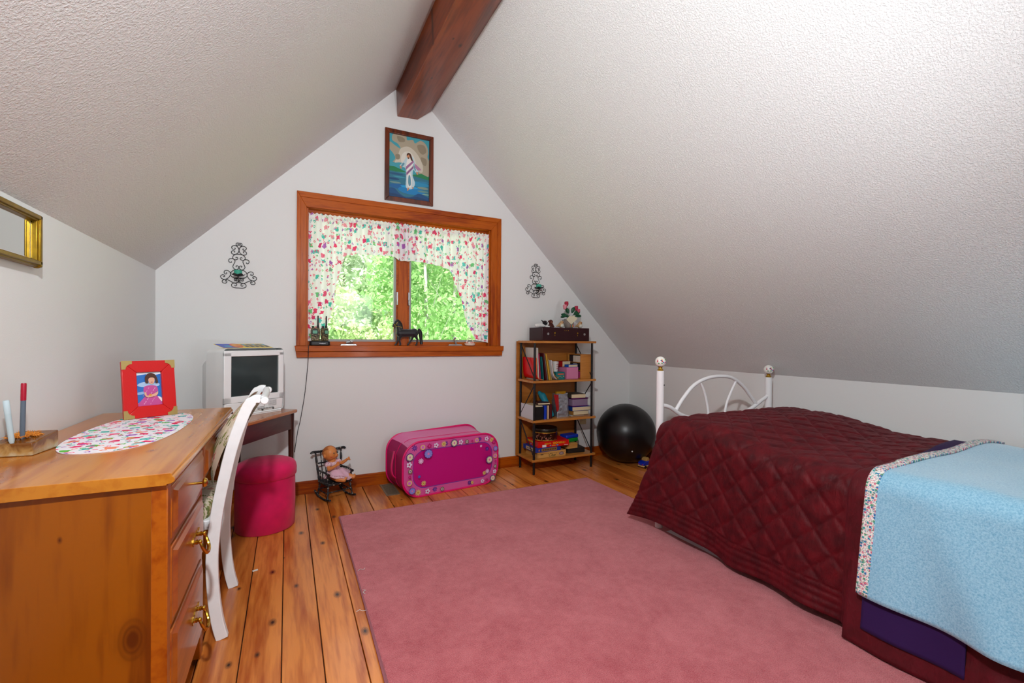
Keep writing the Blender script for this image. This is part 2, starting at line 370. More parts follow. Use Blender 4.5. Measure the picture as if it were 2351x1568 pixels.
# ------------------------------------------------------------------ the window in the gable
w1 = struct(tag(bpy.data.objects.new('window_1', None), 'wide fir casement window with two sashes under the framed picture')); COL.objects.link(w1)
yc = D-.018
def casing(name, poly, inner, m):
    o = MB().prism(poly, 'y', yc, D).build(name, m, w1, bevel=.002)
    MB().prism(inner, 'y', yc-.006, yc+.001).build('casing_bead', m, o, bevel=.002)
casing('head_casing', [(.055, 2.12), (1.619, 2.12), (WX1, WZ1), (WX0, WZ1)], [(.055, 2.12), (1.619, 2.12), (1.585, 2.081), (.079, 2.081)], M['trim'])
casing('side_casing', [(.055, 1.043), (WX0, 1.043), (WX0, WZ1), (.055, 2.12)], [(.055, 1.043), (.079, 1.043), (.079, 2.081), (.055, 2.12)], M['trimv'])
casing('side_casing', [(WX1, 1.043), (1.619, 1.043), (1.619, 2.12), (WX1, WZ1)], [(1.585, 1.043), (1.619, 1.043), (1.619, 2.12), (1.585, 2.081)], M['trimv'])
MB().prism([(.046, 1.043), (1.643, 1.043), (1.638, 1.002), (.052, 1.002)], 'y', D-.042, D).box(WX0, WX1, D-.001, D+.115, 1.022, 1.043).build('sill', M['trim'], w1, bevel=.003)
MB().prism([(.053, 1.002), (1.637, 1.002), (1.631, .961), (.059, .961)], 'y', D-.030, D).build('apron', M['trim'], w1, bevel=.003)
MB().box(WX0, WX1, D, D+.115, WZ1-.002, WZ1+.012).build('jamb', M['trim'], w1)
MB().box(WX0-.001, WX0+.012, D, D+.115, WZ0, WZ1).build('jamb', M['trimv'], w1)
MB().box(WX1-.012, WX1+.001, D, D+.115, WZ0, WZ1).build('jamb', M['trimv'], w1)
M['gasket'] = mat('sash_gasket', '#9a9a98', .5)
M['steel'] = mat('brushed_steel', '#b8b8ba', .3, .9)
MB().box(.768, .846, D+.045, D+.115, 1.043, WZ1).build('mullion', M['trimv'], w1, bevel=.003)
for (a, b, hs) in ((WX0+.012, .768, 1), (.846, WX1-.012, -1)):
    m2 = MB().box(a, b, D+.05, D+.10, 1.043, 1.073).box(a, b, D+.05, D+.10, WZ1-.04, WZ1)
    m2.box(a, a+.012, D+.05, D+.10, 1.073, WZ1-.04).box(b-.012, b, D+.05, D+.10, 1.073, WZ1-.04)
    sa = m2.build('sash', M['trim'], w1, bevel=.002)
    a2, b2 = a+.012, b-.012
    g = MB().box(a2, b2, D+.06, D+.095, 1.073, 1.091).box(a2, b2, D+.06, D+.095, WZ1-.056, WZ1-.04)
    g.box(a2, a2+.016, D+.06, D+.095, 1.091, WZ1-.056).box(b2-.016, b2, D+.06, D+.095, 1.091, WZ1-.056)
    g.build('gasket', M['gasket'], sa)
    MB().box(a2+.015, b2-.015, D+.078, D+.082, 1.09, WZ1-.055).build('pane', M['glass'], sa, smooth=False)
    lx = b-.006 if hs > 0 else a+.006
    MB().box(lx-.005, lx+.005, D+.035, D+.055, 1.36, 1.46).cyl((lx, D+.03, 1.36), (lx, D+.03, 1.40), .004).build('lock', M['steel'], sa, bevel=.001)
for cx, tilt in ((.405, 0), (1.235, 1)):
    c = MB().prism([(cx-.06, 1.043), (cx+.06, 1.043), (cx+.052, 1.055), (cx-.052, 1.055)], 'y', D+.018, D+.045).build('crank_operator', M['steel'], w1, bevel=.002)
    if tilt: MB().caps((cx+.01, D+.03, 1.055), (cx-.016, D+.022, 1.10), .007, .006).ball((cx-.008, D+.02, 1.106), .011).build('crank_handle', M['steel'], c)
    else: MB().caps((cx-.008, D+.025, 1.064), (cx+.016, D+.012, 1.07), .010, .008).ball((cx+.02, D+.01, 1.074), .012).build('crank_handle', M['steel'], c)
# unseen window added behind the camera as an opening for fill light
w2 = struct(tag(bpy.data.objects.new('fill_window', None), 'plain window added in the wall behind the viewer for fill light')); COL.objects.link(w2)
MB().box(RX0-.07, RX0, YF, YF+.018, RZ0-.07, RZ1+.07).build('side_casing', M['trimv'], w2)
MB().box(RX1, RX1+.07, YF, YF+.018, RZ0-.07, RZ1+.07).build('side_casing', M['trimv'], w2)
MB().box(RX0, RX1, YF, YF+.018, RZ1, RZ1+.07).build('head_casing', M['trim'], w2)
MB().box(RX0, RX1, YF, YF+.03, RZ0-.07, RZ0).build('sill', M['trim'], w2)
MB().box(RX0, RX1, YF-.055, YF-.05, RZ0, RZ1).build('pane', M['glass'], w2, smooth=False)

# ------------------------------------------------------------------ outdoors: hillside and trees
def leafmat(name, c):
    m, nt, b = nmat(name); oi = N(nt, 'ShaderNodeTexCoord'); n = N(nt, 'ShaderNodeTexNoise', Scale=2.5, Detail=2.0); L(nt, oi, 'Object', n, 'Vector')
    c = hx(c); r = N(nt, 'ShaderNodeValToRGB'); r.color_ramp.elements[0].position = .35; r.color_ramp.elements[1].position = .65
    r.color_ramp.elements[0].color = tuple(q*.72 for q in c[:3]) + (1,); r.color_ramp.elements[1].color = c; L(nt, n, 'Fac', r, 'Fac'); L(nt, r, 'Color', b, 'Base Color'); b.inputs['Roughness'].default_value = .6
    t = N(nt, 'ShaderNodeBsdfTranslucent'); L(nt, r, 'Color', t, 'Color'); s = N(nt, 'ShaderNodeMixShader'); s.inputs[0].default_value = .5
    L(nt, b, 0, s, 1); L(nt, t, 0, s, 2); L(nt, s, 0, nt.nodes['Material Output'], 'Surface'); return m
LM = {'lime': leafmat('leaves_lime', '#e0edc4'), 'green': leafmat('leaves_green', '#c4deb0'), 'pale': leafmat('leaves_pale', '#deead4'), 'conifer': leafmat('leaves_conifer', '#b2ccb8'), 'maple': leafmat('leaves_maple', '#acd290')}  # leaf colours whitened to carry the outdoor haze
M['bark'] = mat('bark', '#8a7f70', .9, var=.3, vscale=20); M['birch'] = mat('birch_bark', '#b4b0a8', .8, var=.25, vscale=14)
M['meadow'] = mat('meadow', '#b0d488', .9, var=.2, vscale=1)
def hill(x, y): return -3 + max(0, y-16)*.30 + 1.0*noise.noise(Vector((x*.08, y*.08, 0)))
mb = MB(); mb.grid(30, 30, lambda u, v: (-40+120*u, 4.2+75*v, hill(-40+120*u, 4.2+75*v) + (0 if v > 0 else 0)))
struct(tag(mb.build('ground', M['meadow']), 'bright green hillside seen through the window'))
def quad(mb, p, sz):
    a = Vector((rnd.gauss(0, 1), rnd.gauss(0, 1), rnd.gauss(0, 1))).normalized(); b = a.orthogonal().normalized(); c = a.cross(b); t = rnd.uniform(0, 2*PI)
    u = b*math.cos(t)+c*math.sin(t); w = a.cross(u); s2 = sz*rnd.uniform(.6, 1.3)
    n = mb.av([p-u*s2, p+w*s2*.55, p+u*s2, p-w*s2*.55]); mb.af((n, n+1, n+2, n+3))
def broadleaf(x, y, h, r, n, sz, leaf, label, group, bark='bark', lean=0, z0=None, crown0=.25, name='broadleaf_tree'):
    zb = hill(x, y) if z0 is None else z0
    t = thing(name, label, 'tree', (x, y, zb), 0, group)
    m2 = MB(); pts = cr_spline([(0, 0, -.3), (lean*.2, .02, h*.25), (lean*.55, -.03, h*.55), (lean, 0, h*.92)], 4)
    m2.tube(pts, [.019*h**.75*(1-.8*i/(len(pts)-1)) for i in range(len(pts))], 7)
    for i in range(6):
        z = h*(.3+.1*i); a = rnd.uniform(0, 6.3); q = Vector((lean*z/h, 0, z)); m2.tube([q, q+Vector((math.cos(a)*r*.35, math.sin(a)*r*.35, r*.3)), q+Vector((math.cos(a)*r*.75, math.sin(a)*r*.75, r*.75))], [.005*h**.7, .003*h**.7, .001], 5)
    m2.build('trunk', M[bark], t, recalc=False)
    f = MB(); cl = []
    for i in range(16):
        q = i/15; z = h*(crown0+(1-crown0)*q); rr = r*math.sin(PI*min(1, .18+.82*q))**.6*.75; a = rnd.uniform(0, 6.3); d = rr*rnd.uniform(.1, 1)
        cl.append((Vector((lean*z/h+math.cos(a)*d, math.sin(a)*d, z)), r*rnd.uniform(.32, .5)))
    for i in range(n):
        c, q = rnd.choice(cl); v = Vector((rnd.gauss(0, 1), rnd.gauss(0, 1), rnd.gauss(0, .75))).normalized()*q*rnd.uniform(.55, 1.05)
        quad(f, c+v, sz)
    f.build('foliage', LM[leaf], t, smooth=False, recalc=False)['kind'] = 'stuff'
def conifer(x, y, h, r, label, z0=None):
    zb = hill(x, y) if z0 is None else z0
    t = thing('pine_tree', label, 'tree', (x, y, zb), 0, 'trees seen through the window')
    MB().tube([(0, 0, -.3), (0, 0, h)], [.02*h, .01], 7).build('trunk', M['bark'], t, recalc=False)
    f = MB(); lv = 15
    for i in range(lv):
        q = i/(lv-1); z = h*(.14+.85*q); rr = r*(1-q)**.85+.08
        for k2 in range(9):
            a = 2*PI*k2/9+i*.7+rnd.uniform(-.2, .2)
            for j in range(22):
                s = rnd.uniform(.08, 1); p = Vector((math.cos(a)*rr*s, math.sin(a)*rr*s, z-.16*rr*s+.05)) + Vector((rnd.gauss(0, .07*rr), rnd.gauss(0, .07*rr), rnd.gauss(0, .03*rr)))
                quad(f, p, .10*h/9)
    f.build('foliage', LM['conifer'], t, smooth=False, recalc=False)['kind'] = 'stuff'
G = 'trees seen through the window'
conifer(3.55, 24, 8.6, 1.9, 'tall bluish pine at the left of the left window pane'); conifer(5.15, 25.5, 8.4, 1.9, 'tall bluish pine beside the window mullion')
broadleaf(1.6, 15.5, 4.9, 1.1, 2600, .10, 'lime', 'small lime green tree beside the two handheld radios', G)
broadleaf(2.55, 17, 5.0, 1.1, 2600, .10, 'green', 'dark green rounded tree low in the left window pane', G)
broadleaf(3.45, 16, 5.1, 1.25, 3000, .10, 'lime', 'yellow green rounded tree low beside the mullion', G)
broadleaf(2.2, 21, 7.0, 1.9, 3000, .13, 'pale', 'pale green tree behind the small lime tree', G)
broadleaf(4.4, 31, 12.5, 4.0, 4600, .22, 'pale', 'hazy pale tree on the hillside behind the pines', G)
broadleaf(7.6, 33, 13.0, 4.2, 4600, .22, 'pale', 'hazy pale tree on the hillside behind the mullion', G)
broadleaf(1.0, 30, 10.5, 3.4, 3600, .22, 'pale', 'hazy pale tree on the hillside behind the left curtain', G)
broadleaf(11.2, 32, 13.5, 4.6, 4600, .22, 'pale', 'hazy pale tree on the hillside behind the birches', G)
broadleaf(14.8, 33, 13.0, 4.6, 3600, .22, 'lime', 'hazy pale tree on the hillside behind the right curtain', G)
broadleaf(3.05, 10.4, 8.4, 1.6, 5600, .075, 'maple', 'white trunked birch leaning at the left of the right pane', G, 'birch', -.25, crown0=.42, name='birch_tree')
broadleaf(3.75, 11.2, 8.8, 1.8, 5600, .075, 'maple', 'white trunked upright birch in the middle of the right pane', G, 'birch', .25, crown0=.42, name='birch_tree')
broadleaf(4.7, 12.5, 7.6, 1.7, 4200, .08, 'green', 'bright green leafy tree beside the right curtain', G)
broadleaf(5.4, 17.5, 6.4, 1.9, 3600, .11, 'lime', 'lime green tree low behind the birches', G)
broadleaf(6.7, 19, 6.8, 2.0, 3600, .11, 'lime', 'lime green tree low behind the right curtain', G)
# trees standing farther round the house, filling what the opening shows
broadleaf(.2, 16, 6.0, 1.7, 2400, .12, 'green', 'green tree hidden behind the left curtain', G)
broadleaf(9.0, 20, 8.0, 2.2, 2600, .13, 'green', 'green tree hidden behind the right window jamb', G)
broadleaf(-1.6, 17, 6.6, 1.9, 2400, .13, 'green', 'green tree beyond the left window jamb', G)
broadleaf(-3.4, 22, 9.0, 2.8, 2600, .18, 'pale', 'pale tree farther left beyond the window jamb', G)
broadleaf(-2.6, 31, 11.5, 3.8, 2800, .24, 'pale', 'tall pale hillside tree far left beyond the window', G)
broadleaf(12.5, 23, 9.0, 2.8, 2400, .18, 'green', 'tall green tree far right beyond the window', G)
# ------------------------------------------------------------------ rug
def carpet():
    m, nt, b = nmat('rug_pile'); tc = N(nt, 'ShaderNodeTexCoord')
    n1 = N(nt, 'ShaderNodeTexNoise', Scale=300.0, Detail=2.0); n2 = N(nt, 'ShaderNodeTexNoise', Scale=5.0, Detail=6.0, Roughness=.65); n3 = N(nt, 'ShaderNodeTexNoise', Scale=34.0, Detail=4.0)
    for n in (n1, n2, n3): L(nt, tc, 'Object', n, 'Vector')
    r = N(nt, 'ShaderNodeValToRGB'); e = r.color_ramp.elements; e[0].position = .36; e[1].position = .62; e[0].color = hx('#a83e48'); e[1].color = hx('#d27278')
    a = N(nt, 'ShaderNodeMath', operation='MULTIPLY_ADD'); a.inputs[1].default_value = .5; L(nt, n1, 'Fac', a, 0)
    a2 = N(nt, 'ShaderNodeMath', operation='MULTIPLY_ADD'); a2.inputs[1].default_value = .32; L(nt, n2, 'Fac', a2, 0)
    a3 = N(nt, 'ShaderNodeMath', operation='MULTIPLY'); a3.inputs[1].default_value = .2; L(nt, n3, 'Fac', a3, 0); L(nt, a3, 0, a2, 2); L(nt, a2, 0, a, 2); L(nt, a, 0, r, 'Fac')
    L(nt, r, 'Color', b, 'Base Color'); b.inputs['Roughness'].default_value = .95; b.inputs['Sheen Weight'].default_value = .25; b.inputs['Specular IOR Level'].default_value = .1
    p = N(nt, 'ShaderNodeBump', Strength=.7, Distance=.006); L(nt, n1, 'Fac', p, 'Height'); L(nt, p, 'Normal', b, 'Normal'); return m
rg = thing('rug', 'large dusty rose pile rug on the plank floor', 'rug', (1.25, 1.3, 0))
ox, oy = 1.25, 1.3
rp = [(.292, -.4), (2.165, -.4), (2.15, 2.0), (2.13, 2.918), (.292, 2.922)]
MB().prism([(a-ox, b-oy) for a, b in rp], 'z', .0015, .013).build('pile', carpet(), rg, bevel=.005, seg=3)
ed = [(.290+.004*math.sin(9*t), 2.92-3.3*t) for t in [i/40 for i in range(41)]]
MB().tube([(a-ox, b-oy, .007) for a, b in ed] , .0055, 6).tube([(.29-ox+i*.092, 2.921-oy, .007) for i in range(21)], .0055, 6).build('binding', mat('rug_binding', '#9c5f68', .9), rg)

# ------------------------------------------------------------------ desk
dx, dy = -.487, 1.973
dk = thing('desk', 'honey pine writing desk with brass pulls against the left wall', 'desk', (dx, dy, 0), R(-.8))
def dbox(m, x0, x1, y0, y1, z0, z1): return m.box(x0-dx, x1-dx, y0-dy, y1-dy, z0, z1)
y0, y1 = 1.40, 2.545
ov = [(1, .760), (.0, .760)]
prof = [(-.73, .760), (-.251, .760), (-.247, .757), (-.247, .752), (-.243, .749), (-.241, .744), (-.242, .738), (-.249, .733), (-.258, .733), (-.258, .7295), (-.73, .7295)]
MB().prism([(a-dx, z) for a, z in prof], 'y', 1.385-dy, 2.56-dy).build('top', M['desktop'], dk, bevel=.001, seg=1)
# small end bead at the near edge of the top
m_ = MB(); dbox(m_, -.722, -.262, y0, y0+.02, .06, .7295); m_.build('side_panel', M['desk'], dk, bevel=.001)
m_ = MB(); dbox(m_, -.292, -.258, y0-.001, y0+.03, .03, .727); m_.build('corner_stile', M['deskr'], dk, bevel=.002)
m_ = MB(); dbox(m_, -.722, -.275, 1.872, 1.89, .06, .727); m_.build('side_panel', M['desk'], dk)
m_ = MB(); dbox(m_, -.722, -.262, 2.512, 2.535, .0, .727); m_.build('end_panel', M['desk'], dk, bevel=.002)
m_ = MB(); dbox(m_, -.722, -.71, y0+.02, 2.512, .30, .727); m_.build('back_panel', M['desk'], dk)
m_ = MB(); dbox(m_, -.71, -.275, 1.42, 1.872, .06, .075); m_.build('bottom_panel', M['desk'], dk)
for z in (.722, .567, .347, .085): dbox(MB(), -.285, -.262, 1.42, 1.868, z-.010, z+.006).build('front_rail', M['deskr'], dk, bevel=.001)
dbox(MB(), -.285, -.262, 1.868, 1.892, .06, .7295).build('front_stile', M['deskr'], dk, bevel=.001)
for yy in (1.405, 1.845):                                    # bracket feet
    q = [(yy-dy, 0), (yy-dy+.045, 0), (yy-dy+.05, .03), (yy-dy+.045, .075), (yy-dy, .075)]
    MB().prism(q, 'x', -.30-dx, -.258-dx).build('foot', M['deskr'], dk, bevel=.003)
MB().prism([(1.405-dy, 0), (1.445-dy, 0), (1.45-dy, .06), (1.405-dy, .06)], 'x', -.72-dx, -.68-dx).build('foot', M['deskr'], dk, bevel=.003)
MB().prism([(1.845-dy, 0), (1.885-dy, 0), (1.89-dy, .06), (1.845-dy, .06)], 'x', -.72-dx, -.68-dx).build('foot', M['deskr'], dk, bevel=.003)
def knob(p, x, y, z):
    MB().lathe([(.004, 0), (.004, .018), (.013, .021), (.015, .025), (.012, .031), (.004, .034), (.0, .034)], (x, y, z), 16, 'x').build('knob', M['brass'], p)
def bail(p, x, y, z):
    m2 = MB()
    for s in (-1, 1): m2.lathe([(.0, .012), (.008, .010), (.006, .004), (.009, 0)], (x, y+s*.034, z+.012), 10, 'x'); m2.ball((x+.016, y+s*.034, z+.012), .007, 8, 6)
    pl = cr_spline([(y-.055, z+.012), (y-.045, z+.03), (y-.03, z+.022), (y-.012, z+.034), (y, z+.028), (y+.012, z+.034), (y+.03, z+.022), (y+.045, z+.03), (y+.055, z+.012), (y+.04, z), (y+.025, z+.006), (y, z-.006), (y-.025, z+.006), (y-.04, z)], 3, True)
    h = MB().prism([(a.x, a.y) for a in [Vector((q[0], q[1])) for q in pl]], 'x', x-.001, x+.0025).build('backplate', M['brass'], p, smooth=False)
    pts = cr_spline([(x+.016, y-.034, z+.012), (x+.022, y-.036, z-.004), (x+.03, y-.026, z-.026), (x+.032, y, z-.034), (x+.03, y+.026, z-.026), (x+.022, y+.036, z-.004), (x+.016, y+.034, z+.012)], 5)
    m2.tube(pts, [.0035+.0025*math.sin(PI*i/(len(pts)-1)) for i in range(len(pts))], 8).build('bail_pull', M['brass'], p)
def drawer(ya, yb, za, zb, kind):
    xa = -.262-dx
    d = MB().box(xa-.012, xa+.006, ya-dy, yb-dy, za, zb).build('drawer', M['deskr'], dk, bevel=.003)
    e = .022
    q = MB(); n0 = [(xa+.006, a, z) for a, z in ((ya-dy+.012, za+.012), (yb-dy-.012, za+.012), (yb-dy-.012, zb-.012), (ya-dy+.012, zb-.012))]
    n1 = [(xa+.013, a, z) for a, z in ((ya-dy+e+.01, za+e), (yb-dy-e-.01, za+e), (yb-dy-e-.01, zb-e), (ya-dy+e+.01, zb-e))]
    i = q.av(n0+n1)
    for j in range(4): q.af((i+j, i+(j+1) % 4, i+4+(j+1) % 4, i+4+j))
    q.af((i+4, i+5, i+6, i+7)); q.build('raised_field', M['deskr'], d, smooth=False)
    ym, zm, xf = (ya+yb)/2-dy, (za+zb)/2, xa+.013
    if kind == 'bail': bail(d, xf, ym+.06, zm, )
    elif kind == 'knob': knob(d, xf, ym+.04, zm)
    elif kind == 'knobs': knob(d, xf, 2.143-dy, zm); knob(d, xf, 2.364-dy, zm)
drawer(1.432, 1.862, .577, .714, 'knob'); drawer(1.432, 1.862, .355, .556, 'bail'); drawer(1.432, 1.862, .093, .336, 'bail'); drawer(1.895, 2.508, .60, .714, 'knobs')

# ------------------------------------------------------------------ desk chair
M['floral'] = fabric_print('floral_upholstery', '#d8cbb4', ['#b86a6a', '#8a8f52', '#e4d8c4', '#c99a8a', '#6f7a48', '#e8ddd0'], 26, 0, 'Object', .8, 'EUCLIDEAN')
M['chairwhite'] = mat('chipped_white_paint', '#eceef0', .45, var=.03, vscale=30)
ch = thing('desk_chair', 'white curved-back wooden chair with floral pads tucked into the desk', 'chair', (-.4, 2.13, 0))
cx, cy = -.4, 2.13
pz_ = [(-.206, .0), (-.222, .07), (-.234, .17), (-.239, .29), (-.232, .40), (-.219, .50), (-.200, .60), (-.178, .70), (-.150, .79), (-.128, .845), (-.108, .868), (-.088, .868)]
for yy, s in ((1.94, 1), (2.32, -1)):
    pts = cr_spline([(a-cx, yy-cy, z) for a, z in pz_], 4)
    n = len(pts); m2 = MB(); ring = []
    for i, p in enumerate(pts):
        a, b = pts[max(0, i-1)], pts[min(n-1, i+1)]; t = (b-a).normalized(); w = Vector((t.z, 0, -t.x)); hw = .019 if i < n-6 else .015; hd = .0135
        ring.append(m2.av([p+w*hw+Vector((0, hd, 0)), p-w*hw+Vector((0, hd, 0)), p-w*hw-Vector((0, hd, 0)), p+w*hw-Vector((0, hd, 0))]))
    for i in range(n-1):
        for j in range(4): m2.af((ring[i]+j, ring[i]+(j+1) % 4, ring[i+1]+(j+1) % 4, ring[i+1]+j))
    m2.af([ring[0]+j for j in range(4)]); m2.af([ring[-1]+j for j in (3, 2, 1, 0)])
    po = m2.build('back_post', M['chairwhite'], ch, bevel=.004, ang=50)
    MB().lathe([(.009, 0), (.012, .003), (.012, .006)], (-.206-cx, yy-cy, -.0), 12).build('glide', M['steel'], po)
    MB().cyl((-.075-cx, yy-cy-.014*s, .862), (-.075-cx, yy-cy+.02*s, .862), .014).build('scroll_end', M['chairwhite'], po, bevel=.003)
MB().tube([(-.082-cx, 1.953-cy, .864), (-.078-cx, 2.13-cy, .864), (-.082-cx, 2.307-cy, .864)], .014, 10).build('crest_rail', M['chairwhite'], ch)
def pad(u, v):
    z = .56+.30*v; xx = -.222+.13*((v)**1.5)*.95; th = .048*math.sin(PI*min(.999, max(.001, u)))**.5*math.sin(PI*min(.97, max(.03, v)))**.4
    return (xx-th-cx-.016, 1.957+.346*u-cy, z)
m2 = MB().grid(10, 12, pad); m2.grid(10, 12, lambda u, v: (pad(u, v)[0]+.03, pad(u, v)[1], pad(u, v)[2]), flip=True).build('back_pad', M['floral'], ch, recalc=False)
MB().box(-.50-cx, -.243-cx, 1.945-cy, 2.315-cy, .40, .435).build('seat_frame', M['chairwhite'], ch, bevel=.004)
MB().prism(rrect(-.53-cx, -.25-cx, 1.94-cy, 2.32-cy, .05), 'z', .43, .485).build('seat_pad', M['floral'], ch, bevel=.02, seg=4)
for yy in (1.965, 2.295): MB().tube([(-.50-cx, yy-cy, .41), (-.505-cx, yy-cy, .2), (-.50-cx, yy-cy, 0)], [.02, .016, .012], 8).build('front_leg', M['chairwhite'], ch)

# ------------------------------------------------------------------ corner table and television
M['walnut'] = wood('dark_walnut', '#2c0e06', '#43180c', 'x', 7, .3, .4); M['walnutv'] = wood('dark_walnut_leg', '#2a0f06', '#3e190c', 'z', 7, .35, .3)
M['cherrytop'] = wood('cherry_top', '#8e4a1e', '#b06a36', 'x', 6, .25, .5)
A0 = Vector((-.272, 2.685)); ta = math.atan2(.55, .34); tl = .647
tt = thing('corner_table', 'small dark wood table with brown top in the corner', 'table', (A0.x, A0.y, 0), ta)
MB().prism(rrect(0, tl, 0, .42, .02, 4), 'z', .615, .636).build('top', M['cherrytop'], tt, bevel=.007, seg=4)
MB().box(.025, tl-.025, .02, .034, .515, .615).build('apron', M['walnut'], tt, bevel=.001)
MB().box(.025, tl-.025, .386, .40, .515, .615).build('apron', M['walnut'], tt)
for xx in (.02, tl-.034): MB().box(xx, xx+.014, .03, .39, .515, .615).build('apron', M['walnut'], tt)
for xx in (.034, tl-.034):
    for yy in (.03, .39): MB().tube([(xx, yy, .61), (xx, yy, .51), (xx, yy, .03), (xx, yy, 0)], [.019, .017, .011, .013], 10).build('leg', M['walnutv'], tt)

M['tvplastic'] = mat('tv_white_plastic', '#eef0f0', .38); M['tvgrey'] = mat('tv_print_grey', '#9a9a98', .6)
M['screen'] = mat('crt_glass', '#2c3839', .16, coat=.6, spec=.6)
tv = thing('television', 'boxy white tube television with built-in tape slot on the corner table', 'television', (-.318, 2.968, .636), R(37))
tw, th = .378, .398
outer = rrect(0, tw, .0, th, .028, 5)
def loft(mb, loops, cap0=True, cap1=True):
    b = [mb.av(lp) for lp in loops]; n = len(loops[0])
    for i in range(len(b)-1):
        for j in range(n): mb.af((b[i]+j, b[i]+(j+1) % n, b[i+1]+(j+1) % n, b[i+1]+j))
    if cap0: mb.af([b[0]+j for j in reversed(range(n))])
    if cap1: mb.af([b[-1]+j for j in range(n)])
def scl(poly, sx, sy, ox_=0, oy_=0): cxm, czm = tw/2, th/2; return [(cxm+(a-cxm)*sx+ox_, czm+(b-czm)*sy+oy_) for a, b in poly]
# bezel ring: front plate with screen opening
inn_ = [(.052, .122), (.305, .122), (.305, .352), (.052, .352)]
m2 = MB(); bw = rrect(0, tw, .012, th, .028, 5); nO = len(bw)
f0 = m2.av([(a, .004, z) for a, z in bw]); f1 = m2.av([(a, .075, z) for a, z in bw])
for j in range(nO): m2.af((f0+j, f0+(j+1) % nO, f1+(j+1) % nO, f1+j))
m2.box(0.004, .046, 0, .02, .085, .375).box(.342, tw-.004, 0, .02, .085, .375).box(.004, tw-.004, 0, .02, .352, th-.012).box(.004, tw-.004, 0, .02, .085, .122)
m2.prism([(0, .085), (.02, .085), (.02, .02), (.006, .02)], 'x', .008, tw-.008)
bz = m2.build('bezel', M['tvplastic'], tv, bevel=.004, seg=3)
m2 = MB(); lp = []
for yy, sx, sy, oz in ((.07, 1, 1, 0), (.17, .98, .97, -.004), (.19, .86, .86, -.015), (.31, .66, .72, -.03), (.335, .60, .66, -.03)):
    lp.append([(a, yy, max(z, .0)) for a, z in scl(outer, sx, sy, 0, oz)])
loft(m2, lp); m2.build('back_shell', M['tvplastic'], tv, ang=30)
MB().grid(14, 12, lambda u, v: (.044+.300*u, .012-.016*(1-(2*u-1)**2)*(1-(2*v-1)**2)**.8*0.6-.0, .120+.234*v)).build('screen', M['screen'], tv)
MB().box(.10, .245, -.001, .004, .046, .078).build('tape_slot', M['tvplastic'], tv, bevel=.001)
g = MB()
for a, b, c, d in ((.10, .245, .0775, .0787), (.10, .245, .0453, .0465), (.0995, .1007, .0455, .0785), (.2445, .2457, .0455, .0785), (.085, .335, .0865, .0875)): g.box(a, b, -.0022, 0, c, d)
g.build('panel_line', M['tvgrey'], tv, smooth=False)
g = MB()
for i in range(6): MB().box(.205+.018*i, .217+.018*i, -.002, .006, .030, .038).build('button', M['tvgrey'], tv, bevel=.001)
g = MB()
for i in range(9):
    for j in range(6): g.cyl((.275+.006*i, .0005, .048+.006*j), (.275+.006*i, -.0012, .048+.006*j), .0016, n=6)
g.build('speaker_grille', M['tvgrey'], tv)
for xx, zz in ((.235, .026), (.305, .028)): MB().cyl((xx, .004, zz), (xx, -.001, zz), .005, n=12).build('jack', M['black'], tv)
sp = MB().prism(rrect(.004, .062, .006, .05, .012, 4), 'y', -.012, .01).build('jack_pod', M['tvplastic'], tv, bevel=.003)
for xx in (.024, .042): MB().cyl((xx, -.010, .034), (xx, -.014, .034), .006, n=12).build('jack', M['black'], sp)
MB().box(.012, tw-.012, .01, .16, 0, .02).build('foot_plate', M['tvplastic'], tv, bevel=.002)
text('Panasonic', .0105, M['black'], 'lettering', tv, Matrix.Translation((.178, -.0007, .104)) @ FACE_FRONT)
# bent card strip with pictures on top of the television
m2 = MB(); m2.M = Matrix.Translation((0, 0, 0))
m2.col = hx('#e8c812'); m2.prism([(0, 0), (.30, 0), (.285, .085), (-.01, .085)], 'z', 0, .0012)
m2.col = hx('#1746c0'); m2.flat([(.002, .002), (.092, .002), (.086, .083), (-.006, .083)], .0016, 'z')
m2.col = hx('#2f9ac0'); m2.flat(ell(.045, .035, .022, .014), .0019, 'z')
m2.col = hx('#e0561a'); m2.flat(ell(.098, .045, .034, .042), .0022, 'z')
m2.col = hx('#e8a020'); m2.flat(ell(.098, .045, .024, .032), .0025, 'z'); m2.col = hx('#d01a12'); m2.flat(ell(.104, .03, .018, .008), .0028, 'z')
for i in range(5):
    m2.col = hx('#45443c'); m2.flat([(.142+.031*i, .012), (.166+.031*i, .012), (.163+.031*i, .078), (.139+.031*i, .078)], .0016, 'z')
    m2.col = hx('#7fb0c8' if i % 2 == 0 else '#8a8478'); m2.flat([(.144+.031*i, .045), (.162+.031*i, .045), (.160+.031*i, .074), (.142+.031*i, .074)], .0019, 'z')
cd = m2.build('picture_card', M['gloss'], None, smooth=False)
cd.matrix_world = Matrix.Translation((-.318, 2.968, .636)) @ Matrix.Rotation(R(37), 4, 'Z') @ Matrix.Translation((.02, .03, th+.002)) @ Matrix.Rotation(R(15), 4, 'X'); tag(cd, 'yellow and blue picture card strip lying on the television', 'card')

# ------------------------------------------------------------------ ottoman
M['pinkvelvet'] = mat('hot_pink_velvet', '#d40356', .8, sheen=.12, var=.12, vscale=14)
ot = thing('ottoman', 'round hot pink storage ottoman under the corner table', 'ottoman', (-.108, 2.985, 0))
MB().lathe([(.148, 0), (.155, .006), (.157, .15), (.155, .295)], n=40).build('body', M['pinkvelvet'], ot, ang=50)
MB().lathe([(.157, .295), (.163, .30), (.164, .335), (.160, .355), (.148, .372), (.12, .384), (.06, .391), (0, .393)], n=40).build('lid', M['pinkvelvet'], ot, ang=60)

